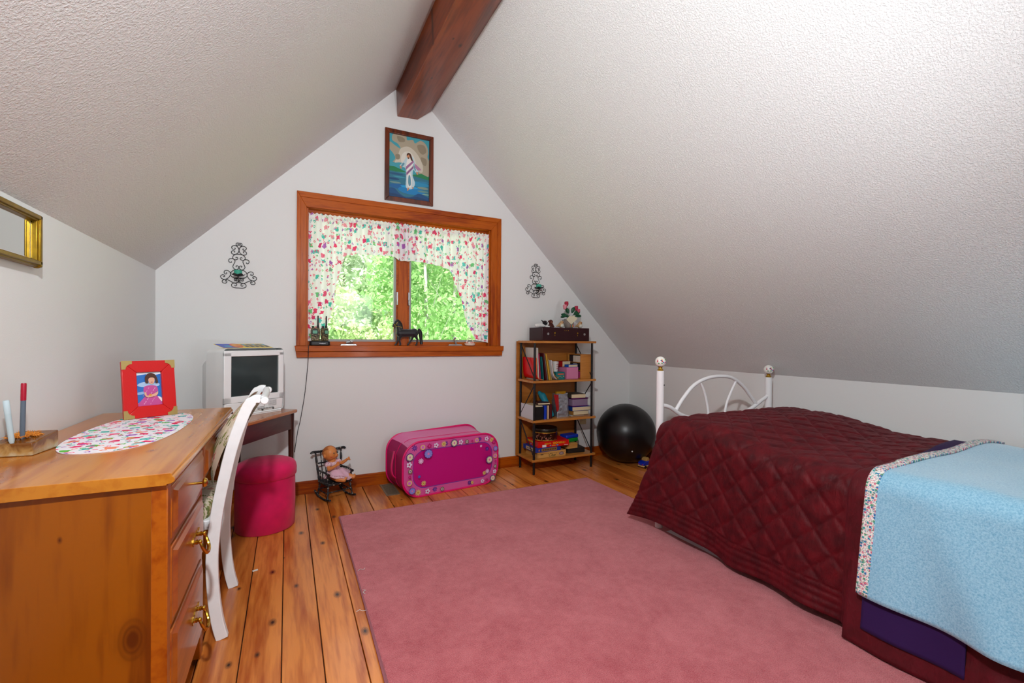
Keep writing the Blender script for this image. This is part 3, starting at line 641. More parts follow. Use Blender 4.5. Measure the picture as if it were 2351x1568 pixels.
# ------------------------------------------------------------------ exercise ball
M['rubber'] = mat('black_rubber', '#0e0e10', .33, bump=(60, .03))
bl = thing('exercise_ball', 'large black exercise ball in the corner beside the bed', 'ball', (2.752, 3.19, 0))
m2 = MB(); n = 48; prof = [(.262*math.sin(PI*i/48), .262-.262*math.cos(PI*i/48)+.0) for i in range(49)]
prof = [(r_*(1+.0015*math.cos(i*PI)), z) if 16 < i < 34 else (r_, z) for i, (r_, z) in enumerate(prof)]
m2.lathe(prof, n=56).build('shell', M['rubber'], bl, ang=80)
pv = Vector((-.42, -.80, -.42)).normalized()*.261 + Vector((0, 0, .262)); MB().ball(tuple(pv), (.007, .007, .007), 10, 6).build('plug', mat('plug_white', '#d8d8d4', .5), bl)
# ------------------------------------------------------------------ bed
bd = thing('bed_frame', 'white tubular metal bed with porcelain finials along the right wall', 'bed', (2.44, 1.0, 0))
bx, by = 2.44, 1.0
def hb(m, pts, r, n=10): return m.tube([(a-bx, 1.964-by, z) for a, z in pts], r, n)
M['porcelain'] = mat('porcelain', '#f0eee8', .15, coat=.5)
finp = MB()
for xx, zt in ((1.947, .925), (2.931, .858)):
    po = hb(MB(), [(xx, .0), (xx, zt)], .0215, 18).build('post', M['white'], bd, bevel=.002)
    if xx < 2: MB().cyl((xx-bx+.012, 1.964-by-.0175, .842), (xx-bx+.0125, 1.964-by-.0195, .842), .0045, n=10).build('bolt_hole', M['black'], po)
    f = MB().lathe([(.016, zt), (.018, zt+.004), (.012, zt+.010), (.010, zt+.018), (.016, zt+.024)], (xx-bx, 1.964-by, 0), 18).build('collar', M['brass'], po)
    f = MB().ball((xx-bx, 1.964-by, zt+.052), .031, 24, 16).build('finial', M['porcelain'], po)
    q = MB(); cols = ['#c8283c', '#d85878', '#3a8a4a', '#3a5ab0', '#c8283c', '#5aa05a', '#d8a030', '#3a6ac0', '#b83a6a', '#4a9a4a']
    for i in range(10):
        a, e = PI*1.08+i*.17+.2*math.sin(i*5), .1+.55*math.sin(i*2.3); c = Vector((math.cos(a)*math.cos(e), math.sin(a)*math.cos(e), math.sin(e)*.6))
        q.col = hx(cols[i]); cc = Vector((xx-bx, 1.964-by, zt+.052)) + c.normalized()*.0305; q.ball(tuple(cc), .0042, 6, 4)
    q.build('painted_flower', M['gloss'], po)
rail = cr_spline([(1.968, 0, .722), (2.03, 0, .705), (2.12, 0, .655), (2.25, 0, .62), (2.44, 0, .605), (2.63, 0, .62), (2.76, 0, .658), (2.85, 0, .70), (2.912, 0, .728)], 5)
hb(MB(), [(p.x, p.z) for p in rail], .0125).build('lower_rail', M['white'], bd)
arch = cr_spline([(2.075, 0, .688), (2.13, 0, .752), (2.22, 0, .828), (2.33, 0, .868), (2.443, 0, .878), (2.56, 0, .866), (2.67, 0, .808), (2.74, 0, .745), (2.80, 0, .688)], 6)
hb(MB(), [(p.x, p.z) for p in arch], .0115).build('arch_rail', M['white'], bd)
for a in ([(2.274, 0, .846), (2.31, 0, .79), (2.34, 0, .70), (2.355, 0, .615)], [(2.605, 0, .846), (2.56, 0, .78), (2.515, 0, .70), (2.495, 0, .615)]):
    hb(MB(), [(p.x, p.z) for p in cr_spline(a, 5)], .0075, 8).build('spoke', M['white'], bd)
for xx in (1.975, 2.905): MB().box(xx-bx-.015, xx-bx+.015, -.92, .955, .26, .30).build('side_rail', M['white'], bd)
for xx in (1.947, 2.931): MB().cyl((xx-bx, -.93, 0), (xx-bx, -.93, .45), .0215, n=16).build('post', M['white'], bd)
hb2 = MB().tube([(1.947-bx, -.93, .42), (2.931-bx, -.93, .42)], .0125, 10).build('foot_rail', M['white'], bd)
mt = tag(put(MB().prism(rrect(-.475, .475, -.93, .945, .06), 'z', 0, .265).build('mattress', mat('mattress_ticking', '#dcd8d6', .9), None, bevel=.03, seg=4), (2.445, 1.0, .302)), 'pale mattress under the maroon quilt', 'mattress')
# draped covers: a path across the bed (from the wall over the top and down the front)
def drape(y, t, lift, hem, head=0.0, flare=0.0):
    """t in metres along the path from the wall edge; returns point"""
    top = .588 + lift
    if y > 1.25: top += .062*min(1, (y-1.25)/.3)*(1 if y < 1.86 else max(.35, 1-(y-1.86)/.14))
    top += .008*noise.noise(Vector((y*3.1, t*3.3, 1.7)))
    xw, xf, rr = 2.975, 1.915-lift, .085
    Lt = xw - (xf+rr); La = rr*PI/2
    if t < Lt:
        x = xw - t; z = top
        sag = .010*math.sin(PI*t/Lt); return Vector((x, y, z+sag))
    if t < Lt+La:
        a = (t-Lt)/rr; return Vector((xf+rr-rr*math.sin(a), y, top-rr+rr*math.cos(a)))
    d = t-Lt-La; tot = top-rr-hem; q = d/max(tot, .01)
    wob = .012*math.sin(y*9.0+1.3)*q + .010*math.sin(y*21+.6)*q*q
    return Vector((xf-.035*q*flare+wob-.004*q, y, top-rr-d))
def plen(y, lift, hem):
    top = .588+lift
    if y > 1.25: top += .062*min(1, (y-1.25)/.3)*(1 if y < 1.86 else max(.35, 1-(y-1.86)/.14))
    return 2.975-(1.915-lift+.085)+.085*PI/2+(top-.085-hem)
def quiltmat(name, c1, c2):
    m, nt, b = nmat(name); tc = N(nt, 'ShaderNodeTexCoord'); n = N(nt, 'ShaderNodeTexNoise', Scale=16.0, Detail=5.0, Roughness=.6); L(nt, tc, 'Object', n, 'Vector')
    r = N(nt, 'ShaderNodeValToRGB'); r.color_ramp.elements[0].color = hx(c1); r.color_ramp.elements[1].color = hx(c2); r.color_ramp.elements[0].position = .35; r.color_ramp.elements[1].position = .7
    L(nt, n, 'Fac', r, 'Fac'); L(nt, r, 'Color', b, 'Base Color'); b.inputs['Roughness'].default_value = .62; b.inputs['Sheen Weight'].default_value = .15; b.inputs['Sheen Tint'].default_value = hx('#b04a5a'); b.inputs['Specular IOR Level'].default_value = .25
    mp = N(nt, 'ShaderNodeMapping'); mp.inputs['Scale'].default_value = (30, 75, 30); L(nt, tc, 'Object', mp, 'Vector')
    w = N(nt, 'ShaderNodeTexNoise', Scale=1.0, Detail=3.0, Distortion=.8); L(nt, mp, 'Vector', w, 'Vector')
    p = N(nt, 'ShaderNodeBump', Strength=.5, Distance=.006); L(nt, w, 'Fac', p, 'Height'); L(nt, p, 'Normal', b, 'Normal'); return m
M['quilt'] = quiltmat('maroon_quilt', '#42030c', '#640814')
M['quiltband'] = quiltmat('maroon_band', '#4a0810', '#600d1a')
def puff(a, b, d=.142):
    p, q = (a+b*.9)/d, (a-b*.9)/d
    e = min(abs(p-round(p)), abs(q-round(q)))*2
    return .0078*(1-(1-min(1, e*1.8))**2.6)
YA, YB = .905, 1.93
def normal_push(fn, u, v, h, e=.004):
    p = fn(u, v); du = fn(u+e, v)-fn(u-e, v); dv = fn(u, v+e)-fn(u, v-e); n = du.cross(dv)
    if n.length < 1e-12: return p
    n.normalize(); return p + n*h
def qp(u, v):
    # u along bed length (0 foot edge, 1 head edge), v across
    y = YA + (YB-YA)*u; hem = .045+.012*math.sin(y*7)
    if y > 1.45: hem += .05*math.sin((y-1.45)/.48*PI)*1.0
    t = v*plen(y, .012, hem); p = drape(y, t, .012, hem, flare=1)
    Lt = 2.975-2.0; dn = max(0, t-Lt-.05)/.65
    p.y += .21*dn**1.6*max(0, (u-.72)/.28)**1.6                 # head corner falls outwards past the post
    p.x -= .03*dn*max(0, (u-.8)/.2)**2
    return p
def quilt_pt(u, v):
    y = YA+(YB-YA)*u; t = v*1.66
    band = u < .055
    edge = v > .93
    h = .0035 if band else (.004*abs(math.sin((v-.93)*PI*55)) if edge else puff(y, t))
    h += .0035*noise.noise(Vector((y*9, t*9, .3))) + .0028*noise.noise(Vector((y*46, t*15, 5)))
    return normal_push(qp, u, v, h)
mb = MB(); NU, NV = 190, 290
mb.grid(NU, NV, quilt_pt, lambda u, v: (u*1.03, v*1.66))
qo = thing('quilt', 'maroon diamond-stitched quilt draped over the head half of the bed', 'quilt', (2.44, 1.4, 0))
o = mb.build('quilted_cover', M['quilt'], qo, ang=180, recalc=False); o.data.transform(Matrix.Translation((-2.44, -1.4, 0)))
s_ = o.modifiers.new('thick', 'SOLIDIFY'); s_.thickness = .010; s_.offset = -1
mb = MB()                                                  # plain border at the foot edge
mb.grid(10, 160, lambda u, v: normal_push(qp, -.03+.075*u, min(v*1.0, 1), .013+.004*math.sin(PI*u)), None)
o = mb.build('border_band', M['quiltband'], qo, ang=180, recalc=False); o.data.transform(Matrix.Translation((-2.44, -1.4, 0)))
s_ = o.modifiers.new('thick', 'SOLIDIFY'); s_.thickness = .006; s_.offset = -1
# second maroon spread under the blankets
def simple(ya, yb, lift, hem, flare, amp=.004, sc=6, hemw=0):
    def fn(u, v):
        y = ya+(yb-ya)*u; h2 = hem+hemw*math.sin(y*6); t = v*plen(y, lift, h2); p = drape(y, t, lift, h2, flare=flare)
        return p + Vector((amp*noise.noise(Vector((y*sc, t*sc, 4)))*1.2, 0, amp*noise.noise(Vector((y*sc, t*sc, 9)))))
    return fn
f2 = simple(-.02, .93, .004, .02, 2.6, .004)
mb = MB(); mb.grid(80, 130, lambda u, v: normal_push(f2, u, v, (.006*abs(math.sin(u*PI*13))+.001) if (v > .93 and u < .72) else .002))
o = mb.build('bedspread', M['quiltband'], None, ang=180, recalc=False); s_ = o.modifiers.new('thick', 'SOLIDIFY'); s_.thickness = .006; s_.offset = -1
tag(o, 'maroon bedspread showing below the purple and blue blankets', 'bedspread')
# purple blanket
f3 = simple(.60, .872, .034, .085, 1.7, .003)
def purple(u, v):
    p = f3(u, v); k_ = max(0, 1-v/.62); p.y += .15*k_*u; return p
mb = MB(); mb.grid(30, 110, purple); o = mb.build('purple_blanket', mat('purple_fleece', '#2a0348', .85, sheen=.0, bump=(70, .2)), None, ang=180, recalc=False)
s_ = o.modifiers.new('thick', 'SOLIDIFY'); s_.thickness = .005; s_.offset = -1; tag(o, 'dark purple blanket peeking out around the light blue one', 'blanket')
# blue fleece with printed binding
def fleece():
    m, nt, b = nmat('blue_fleece'); tc = N(nt, 'ShaderNodeTexCoord'); n = N(nt, 'ShaderNodeTexNoise', Scale=190.0, Detail=4.0, Roughness=.75); L(nt, tc, 'Object', n, 'Vector')
    r = N(nt, 'ShaderNodeValToRGB'); r.color_ramp.elements[0].color = hx('#70acce'); r.color_ramp.elements[1].color = hx('#a0cee4'); r.color_ramp.elements[0].position = .34; r.color_ramp.elements[1].position = .6
    L(nt, n, 'Fac', r, 'Fac'); L(nt, r, 'Color', b, 'Base Color'); b.inputs['Roughness'].default_value = .95; b.inputs['Sheen Weight'].default_value = .5; b.inputs['Specular IOR Level'].default_value = .1
    p = N(nt, 'ShaderNodeBump', Strength=.35, Distance=.004); L(nt, n, 'Fac', p, 'Height'); L(nt, p, 'Normal', b, 'Normal'); return m
def blue_at(y, v):
    hem = .205; t = v*plen(y, .047, hem); p = drape(y, t, .047, hem, flare=1.6)
    w = .010*math.sin(t*9+y*7)*max(0, 1-v/.75) + .030*noise.noise(Vector((y*5.5, t*3.2, 2)))*max(.25, 1-v/.7)*min(1, max(.1, (.86-y)*4))
    dn = max(0, v-.62)/.38; p.x -= .02*dn*math.exp(-((y-.78+.25*dn)/.07)**2)
    return p + Vector((0, 0, w+.006))
bb = thing('blue_blanket', 'light blue fleece blanket with flowered binding at the right edge', 'blanket', (2.44, .4, 0))
mb = MB(); mb.grid(70, 110, lambda u, v: blue_at(-.08+.955*u, v)); o = mb.build('fleece', fleece(), bb, ang=180, recalc=False); o.data.transform(Matrix.Translation((-2.44, -.4, 0)))
s_ = o.modifiers.new('thick', 'SOLIDIFY'); s_.thickness = .006; s_.offset = -1
M['binding'] = fabric_print('calico_binding', '#ebe8e2', ['#2f9a9c', '#d0607c', '#3a78b0', '#5aa07c', '#d890a0'], 95, 0, 'UV', .75)
mb = MB(); mb.grid(6, 140, lambda u, v: blue_at(.845+.037*u, v)+Vector((-.002*min(1, max(0, (v-.55)*8)), 0, .009 if v < .6 else .004)), lambda u, v: (u*.037, v*1.5)); o = mb.build('binding', M['binding'], bb, ang=180, recalc=False); o.data.transform(Matrix.Translation((-2.44, -.4, 0)))
s_ = o.modifiers.new('thick', 'SOLIDIFY'); s_.thickness = .008; s_.offset = -1
# crumpled pale cloth stuffed under the bed
mb = MB(); mb.grid(24, 12, lambda u, v: (-.12+.24*v, -.28+.56*u, max(.0, .10*math.sin(PI*v)*math.sin(PI*u)**.5*(1+.5*noise.noise(Vector((u*7, v*5, 0)))))))
o = tag(put(mb.build('folded_sheet', mat('pale_sheet', '#cfc6cc', .9), None, ang=180), (2.06, 1.62, .0135)), 'crumpled pale sheet on the rug under the quilt hem', 'sheet')

# ------------------------------------------------------------------ curtains
cur_cols = ['#ec4a76', '#f27a98', '#52c0b8', '#78c888', '#b46ac0', '#ec5a84', '#f49ab0', '#68c8c8', '#e04678']
M['curtain'] = fabric_print('castle_print_cotton', '#f8f5f8', cur_cols, 17, .22, 'UV', .6, msize=.25)
def interp(tab, x):
    for (a, b), (c, d) in zip(tab, tab[1:]):
        if x <= c: return b + (d-b)*max(0, (x-a))/(c-a)
    return tab[-1][1]
hemL = [(.13, 1.075), (.20, 1.085), (.235, 1.16), (.255, 1.185), (.275, 1.24), (.300, 1.33), (.312, 1.42), (.318, 1.50), (.338, 1.555), (.352, 1.60), (.358, 1.645), (.375, 1.70), (.45, 1.722), (.60, 1.727), (.735, 1.728), (.76, 1.703), (.835, 1.70)]
hemR = [(.815, 1.70), (.86, 1.705), (.99, 1.70), (1.10, 1.683), (1.17, 1.662), (1.205, 1.628), (1.215, 1.56), (1.24, 1.50), (1.28, 1.44), (1.295, 1.36), (1.31, 1.28), (1.345, 1.21), (1.38, 1.13), (1.41, 1.09), (1.50, 1.075), (1.516, 1.07)]
yrod = D+.016
def curtain(xa, xb, tab, seed, label):
    t = thing('curtain', label, 'curtain', ((xa+xb)/2, yrod, 1.075), 0, 'swag curtains at the window')
    c0 = (xa+xb)/2
    def cp(u, v):
        x = xa+(xb-xa)*u; zt = 1.986+.004*math.sin(x*210+seed); zb = interp(tab, x)
        z = zt+(zb-zt)*v; s = zt-z; g = min(1, s/.10)
        fold = .013*math.sin(x*88+seed+.6*math.sin(x*17)+1.2*s)*(.35+.65*g) + .005*math.sin(x*41+seed*2)*g
        gath = .004*math.sin(x*230+seed)*(1-g)
        pocket = -.011*math.exp(-((s-.032)/.012)**2) if s < .075 else 0
        return (x-c0, fold+gath+pocket+.004*g, z-1.075)
    uvf = lambda u, v: ((xa+(xb-xa)*u)*1.35+seed*.1, (1.986+(interp(tab, xa+(xb-xa)*u)-1.986)*v)*1.0)
    n = int((xb-xa)*420)
    o = MB().grid(n, 70, cp, uvf).build('swag_panel', M['curtain'], t, ang=180, recalc=False)
curtain(.131, .838, hemL, 0.4, 'castle print swag curtain on the left half of the window')
curtain(.812, 1.516, hemR, 2.1, 'castle print swag curtain on the right half of the window')
tag(put(MB().cyl((-.69, 0, 0), (.69, 0, 0), .0055, n=10).build('curtain_rod', M['white']), (.824, yrod, 1.954)), 'thin white rod threaded through the swag curtains', 'curtain rod')
# ------------------------------------------------------------------ wall sconces and candles
half = {
 'e1': [(0, 200), (45, 200), (62, 232), (42, 264), (14, 252), (14, 228), (34, 226)],
 'e2': [(92, 322), (76, 330), (90, 356), (130, 350), (150, 308), (120, 272), (62, 266), (16, 310), (2, 380), (30, 440), (90, 474), (145, 455), (152, 412), (120, 386), (86, 400), (96, 428)],
 'e3': [(0, 462), (70, 470), (122, 520), (118, 576), (72, 600), (28, 576), (28, 546), (55, 538), (66, 556)],
 'e4': [(158, 645), (150, 660), (176, 670), (206, 640), (196, 592), (142, 576), (92, 600), (82, 650), (112, 720), (122, 770), (92, 815), (44, 825), (8, 792), (8, 752), (40, 732), (62, 750), (46, 768)],
 'e5': [(0, 832), (100, 842), (162, 908), (158, 980), (92, 1030), (20, 1042)],
 'e6': [(255, 908), (242, 930), (264, 945), (296, 920), (285, 872), (230, 860), (176, 902), (170, 960), (220, 1040), (290, 1070), (350, 1050), (364, 1000), (330, 966), (290, 976), (286, 1004), (314, 1010)],
 'e7': [(8, 1115), (60, 1142), (112, 1140), (180, 1100), (260, 1070), (320, 1092), (334, 1130), (300, 1160), (252, 1150), (240, 1112), (262, 1096), (276, 1120)],
 'e8': [(0, 1257), (80, 1256), (140, 1230), (144, 1176), (100, 1146), (52, 1160), (42, 1194), (68, 1214), (88, 1192)],
 'e9': [(4, 1034), (66, 1030), (94, 1060), (82, 1090), (60, 1078), (66, 1060)]}
KS = .30/1070
M['candle'] = mat('green_wax', '#3fa58c', .5, spec=.4)
def sconce(xc, zb, label, clabel, sway):
    t = thing('wall_sconce', label, 'sconce', (xc, D, zb), 0, 'scrolled candle sconces')
    sm = MB()
    for kx in (-1, 1):
        for k_, pts in half.items():
            P = [(kx*a*KS, -.006, (1262-b)*KS) for a, b in pts]; sm.tube(cr_spline(P, 4), .0021, 6)
    sm.build('scrollwork', M['castiron'], t, recalc=False)
    arm = MB().tube(cr_spline([(0, -.006, .045), (0, -.03, .038), (0, -.058, .052), (0, -.06, .070)], 4), .0032, 8)
    for i in range(6):
        a = i*PI/3; arm.tube(cr_spline([(0, -.06, .062), (.018*math.cos(a), -.06+.018*math.sin(a), .060), (.022*math.cos(a), -.06+.022*math.sin(a), .046), (.014*math.cos(a), -.06+.014*math.sin(a), .042)], 3), .0016, 5)
    arm.build('arm', M['castiron'], t, recalc=False)
    n = 24; m2 = MB(); b = []
    for r_, z in ((.004, .070), (.020, .074), (.039, .084), (.039, .0855), (.020, .0765), (.002, .0755)): b.append(m2.av([(r_*(1+.06*math.cos(6*2*PI*j/n))*math.cos(2*PI*j/n), -.06+r_*(1+.06*math.cos(6*2*PI*j/n))*math.sin(2*PI*j/n), z+(.004*math.cos(6*2*PI*j/n) if r_ > .03 else 0)) for j in range(n)]))
    for i in range(5):
        for j in range(n): m2.af((b[i]+j, b[i]+(j+1) % n, b[i+1]+(j+1) % n, b[i+1]+j))
    m2.build('dish', M['castiron'], t)
    c = thing('candle', clabel, 'candle', (xc, D-.06, zb+.0775), 0, 'green candles on the sconces')
    MB().lathe([(.022, 0), (.0235, .003), (.0235, .029), (.020, .034), (.012, .031), (0, .029)], n=20).build('wax', M['candle'], c)
    MB().tube([(0, 0, .028), (.001, 0, .038)], .0009, 6).build('wick', M['black'], c)
sconce(-.289, 1.424, 'black scrolled iron candle sconce on the wall left of the window', 'green pillar candle on the sconce left of the window', 0)
sconce(1.968, 1.471, 'black scrolled iron candle sconce on the wall above the bookcase', 'green pillar candle on the sconce above the bookcase', 0)

# ------------------------------------------------------------------ framed painting over the window
pc = thing('framed_painting', 'wood framed painting of a robed figure walking on a blue sea', 'painting', (.838, D, 2.145))
PW_, PH = .375, .545
def frame4(mb, w, h, b, y0_, y1_):
    mb.prism([(-w/2, 0), (w/2, 0), (w/2-b, b), (-w/2+b, b)], 'y', y0_, y1_); mb.prism([(-w/2, h), (-w/2+b, h-b), (w/2-b, h-b), (w/2, h)], 'y', y0_, y1_)
    mb.prism([(-w/2, 0), (-w/2+b, b), (-w/2+b, h-b), (-w/2, h)], 'y', y0_, y1_); mb.prism([(w/2, 0), (w/2, h), (w/2-b, h-b), (w/2-b, b)], 'y', y0_, y1_); return mb
frame4(MB(), PW_, PH, .033, -.02, -.001).build('frame', wood('picture_frame_wood', '#3e1404', '#6a2a08', 'z', 10, .35, .3), pc, bevel=.003)
# painting drawn as flat shapes; coordinates: x 0..100, y 0..147 (top left origin)
cw, chh = PW_-.06, PH-.06
cv = MB(); lay = [0]
def pp(col, pts, spl=0):
    q = [(-cw/2+a/100*cw, PH-.03-b/147*chh) for a, b in pts]
    if spl: q = [(p.x, p.y) for p in cr_spline([(a, b, 0) for a, b in q], 4, True)]
    cv.col = hx(col); cv.flat(q, -.004-lay[0]*.00012, 'y'); lay[0] += 1
pp('#3f9aa8', [(0, 0), (100, 0), (100, 147), (0, 147)])
pp('#a89c86', [(12, 0), (40, 0), (44, 9), (58, 6), (64, 13), (78, 4), (92, 12), (97, 28), (95, 40), (100, 52), (100, 84), (80, 86), (60, 70), (30, 60), (10, 66), (16, 56), (10, 45), (0, 34), (2, 20), (14, 26), (28, 32), (22, 22), (8, 15)], 1)
pp('#c8bfae', [(30, 30), (48, 24), (66, 34), (78, 50), (84, 66), (80, 80), (56, 72), (30, 64), (14, 66), (22, 52), (24, 42)], 1)
pp('#d8d2c6', [(38, 38), (52, 36), (62, 48), (66, 66), (50, 74), (32, 66), (30, 50)], 1)
pp('#8c806a', [(20, 4), (36, 6), (38, 14), (24, 16)], 1); pp('#8c806a', [(70, 16), (86, 14), (92, 28), (82, 36), (72, 28)], 1); pp('#8c806a', [(16, 48), (26, 46), (26, 56), (18, 58)], 1); pp('#8c806a', [(78, 44), (92, 46), (92, 60), (84, 60)], 1)
pp('#1f7a4a', [(0, 76), (12, 75), (30, 80), (45, 85), (0, 88)]); pp('#1f7a4a', [(58, 88), (80, 82), (100, 88), (100, 96), (58, 94)])
pp('#2a6f86', [(0, 86), (40, 88), (100, 95), (100, 147), (0, 147)])
for i, (c, a, b, w2, h2) in enumerate((('#1d4f78', 18, 92, 18, 2.2), ('#3f93a6', 26, 98, 16, 1.6), ('#12426e', 12, 104, 14, 2.6), ('#2386b0', 70, 108, 30, 6), ('#6a8f8c', 16, 112, 14, 2.2), ('#15609a', 30, 120, 30, 6), ('#7a8f84', 84, 116, 14, 3), ('#0f7ab4', 56, 126, 34, 9), ('#5f8a86', 84, 124, 14, 2.4), ('#7aa39a', 92, 130, 10, 1.6), ('#1a9ad0', 50, 118, 22, 3), ('#2a7aa0', 86, 102, 14, 2))): pp(c, ell(a, b, w2, h2, 14))
pp('#0e4a7c', [(0, 128), (14, 126), (26, 136), (40, 142), (56, 140), (66, 134), (76, 130), (100, 138), (100, 147), (0, 147)], 1)
pp('#0a3a66', [(0, 138), (20, 138), (44, 145), (70, 138), (100, 143), (100, 147), (0, 147)])
pp('#b9d0d6', [(44, 48), (58, 46), (63, 58), (72, 76), (66, 82), (60, 76), (58, 90), (64, 108), (56, 122), (42, 120), (42, 96), (40, 76), (32, 74), (26, 72), (36, 60)], 1)
pp('#e6e2dc', [(46, 52), (56, 52), (58, 66), (52, 80), (56, 100), (54, 118), (46, 116), (45, 90), (42, 70)], 1)
pp('#5f93a4', [(48, 92), (52, 92), (54, 110), (50, 116), (47, 108)], 1); pp('#5f93a4', [(34, 64), (38, 66), (32, 74), (29, 73)], 1); pp('#5f93a4', [(60, 62), (64, 70), (66, 78), (62, 74)], 1)
pp('#a06a92', [(41, 72), (59, 54), (61, 58), (41, 80)]); pp('#8c5a86', [(42, 86), (60, 66), (60, 72), (43, 92)]); pp('#b07a9e', [(62, 60), (76, 70), (80, 74), (70, 76), (64, 70)])
pp('#c88a62', ell(47, 47, 3.6, 4.6, 12)); pp('#4a2614', [(43, 44), (46, 39), (52, 40), (56, 48), (58, 56), (54, 55), (51, 48), (48, 42.5), (44.5, 46)], 1); pp('#5a3018', ell(47.5, 51, 2.2, 1.8, 10))
pp('#c88a62', [(26, 72), (30, 72), (31, 79), (28, 78)]); pp('#c88a62', [(66, 80), (71, 80), (72, 86), (68, 86)]); pp('#c88a62', [(46, 120), (50, 120), (47, 127), (44, 127)]); pp('#c88a62', [(57, 117), (60, 117), (60, 121), (57.5, 121)])
cv.build('canvas', M['print'], pc, smooth=False, recalc=False)

# ------------------------------------------------------------------ mirror on the left wall
mr = thing('wall_mirror', 'narrow gilt framed mirror high on the left wall', 'mirror', (XL, 1.71, 1.318))
M['gilt'] = mat('aged_gilt', '#8a6a10', .35, .7, var=.25, vscale=40)
def mbar(ya, yb, za, zb, nm):
    m2 = MB()
    for k_, (o_, p_) in enumerate(((0, .020), (.006, .026), (.013, .018))): m2.box(0, p_, ya+(o_ if yb-ya < .05 else 0), yb-(.0 if yb-ya < .05 else 0), za+(o_ if zb-za < .05 else 0), zb)
    m2.build(nm, M['gilt'], mr, bevel=.003)
mbar(-.27, .27, 0, .02, 'frame_bar'); mbar(-.27, .27, .145, .165, 'frame_bar'); mbar(.25, .27, .0, .165, 'frame_bar'); mbar(-.27, -.25, 0, .165, 'frame_bar')
for yy in (-.262, .262):
    for zz in (.006, .159): MB().ball((.014, yy, zz), (.012, .012, .010), 10, 8).build('corner_boss', M['gilt'], mr)
MB().box(0, .006, -.25, .25, .02, .146).build('mirror_glass', mat('mirror_silver', '#d8dcd8', .03, 1), mr, smooth=False)
m2 = MB()
for ya, yb, za, zb in ((.242, .2505, .022, .144), (-.25, .25, .0195, .027), (-.25, .25, .139, .1465)): m2.box(.0055, .0068, ya, yb, za, zb)
m2.build('bevelled_edge', mat('mirror_bevel', '#eef0ee', .08, 1), mr, smooth=False)

# ------------------------------------------------------------------ things on the desk
pm_ = MB(); pts = [(a, b) for a, b in [( -.49+.148*math.copysign(abs(math.cos(t))**.75, math.cos(t)), 2.075+.375*math.copysign(abs(math.sin(t))**.85, math.sin(t))) for t in [2*PI*i/60 for i in range(60)]]]
n = pm_.av([(a+.49, b-2.075, .0022) for a, b in pts]); pm_.af([n+i for i in range(60)], [(a*1.0, b*1.0) for a, b in pts])
n2 = pm_.av([(a+.49, b-2.075, .0) for a, b in pts])
for i in range(60): pm_.af((n2+i, n2+(i+1) % 60, n+(i+1) % 60, n+i))
M['matprint'] = fabric_print('mat_castle_print', '#eeeaf0', ['#e0245e', '#f0507c', '#2fb0a0', '#62b84a', '#9a50b8', '#e84a7a', '#f08a6a', '#38b8b0'], 21, 0, 'UV', .62, msize=.28)
o = pm_.build('placemat', M['matprint'], None, smooth=False, recalc=True); tag(put(o, (-.49, 2.075, .7605), R(-2)), 'oval castle print placemat on the desk top', 'placemat')
# red photo frame
fa = math.atan2(.092, .156)
pf = thing('photo_frame', 'red leather photo frame with brass corners standing on the placemat', 'photo frame', (-.508, 2.358, .763), fa)
MR = Matrix.Rotation(R(-9), 4, 'X')
fw, fh = .182, .236
def FB(): q = MB(); q.M = MR; return q
M['redleather'] = mat('red_leather', '#c8060a', .35, coat=.2, bump=(220, .3, .001))
q = FB(); frame4(q, fw, fh, .048, -.008, .008); q.box(-fw/2+.002, fw/2-.002, .006, .010, .002, fh-.002); q.build('frame', M['redleather'], pf, bevel=.002)
for sx in (-1, 1):
    for zc, sz in ((0, 1), (fh, -1)):
        q = FB(); c0 = (sx*fw/2, zc); arc = [(sx*(fw/2-.034)+sx*.034*(1-math.sin(a)), zc+sz*(.034-.034*(1-math.cos(a))*1.0)) for a in []]
        pts = [(sx*(fw/2+.001), zc-sz*.001), (sx*(fw/2-.034), zc-sz*.001)] + [(sx*(fw/2-.034+.022*math.sin(a)), zc+sz*(.012+.022*(1-math.cos(a)))) for a in [PI/2*i/6 for i in range(7)]] + [(sx*(fw/2+.001), zc+sz*.034)]
        q.prism(pts, 'y', -.0105, -.007); q.build('corner_mount', mat('pale_brass', '#c8b070', .3, .8) if 'pale_brass' not in bpy.data.materials else bpy.data.materials['pale_brass'], pf, smooth=False)
q = FB(); q.col = hx('#2a72c0'); lay2 = [0]
def ph(col, pts, spl=0):
    a_, b_ = fw-.096, fh-.096
    z = [(-a_/2+x_/100*a_, .048+b_-y_/140*b_) for x_, y_ in pts]
    if spl: z = [(p.x, p.y) for p in cr_spline([(u_, v_, 0) for u_, v_ in z], 4, True)]
    q.col = hx(col); q.flat(z, .0045-lay2[0]*.00015, 'y'); lay2[0] += 1
ph('#2a6fbe', [(0, 0), (100, 0), (100, 140), (0, 140)]); ph('#dfe8f2', [(0, 0), (100, 0), (100, 9), (70, 14), (40, 8), (0, 12)]); ph('#a8c4e4', [(4, 52), (30, 40), (60, 44), (90, 48), (88, 60), (30, 62)], 1); ph('#8fb2da', [(2, 84), (30, 80), (30, 90), (4, 92)], 1); ph('#c9a890', [(0, 128), (20, 122), (20, 140), (0, 140)]); ph('#e8e4e6', [(84, 104), (100, 112), (100, 126), (82, 120)], 1)
ph('#c04f94', [(30, 62), (44, 56), (66, 56), (82, 62), (86, 82), (78, 84), (80, 98), (98, 128), (100, 140), (4, 140), (22, 112), (34, 98), (36, 84), (28, 82)], 1)
for i in range(40): ph('#d983b8' if i % 2 else '#e2a3cb', ell(24+52*((i*37) % 40)/40, 64+72*((i*23) % 40)/40, 2.2, 1.8, 6)) if i % 5 else None
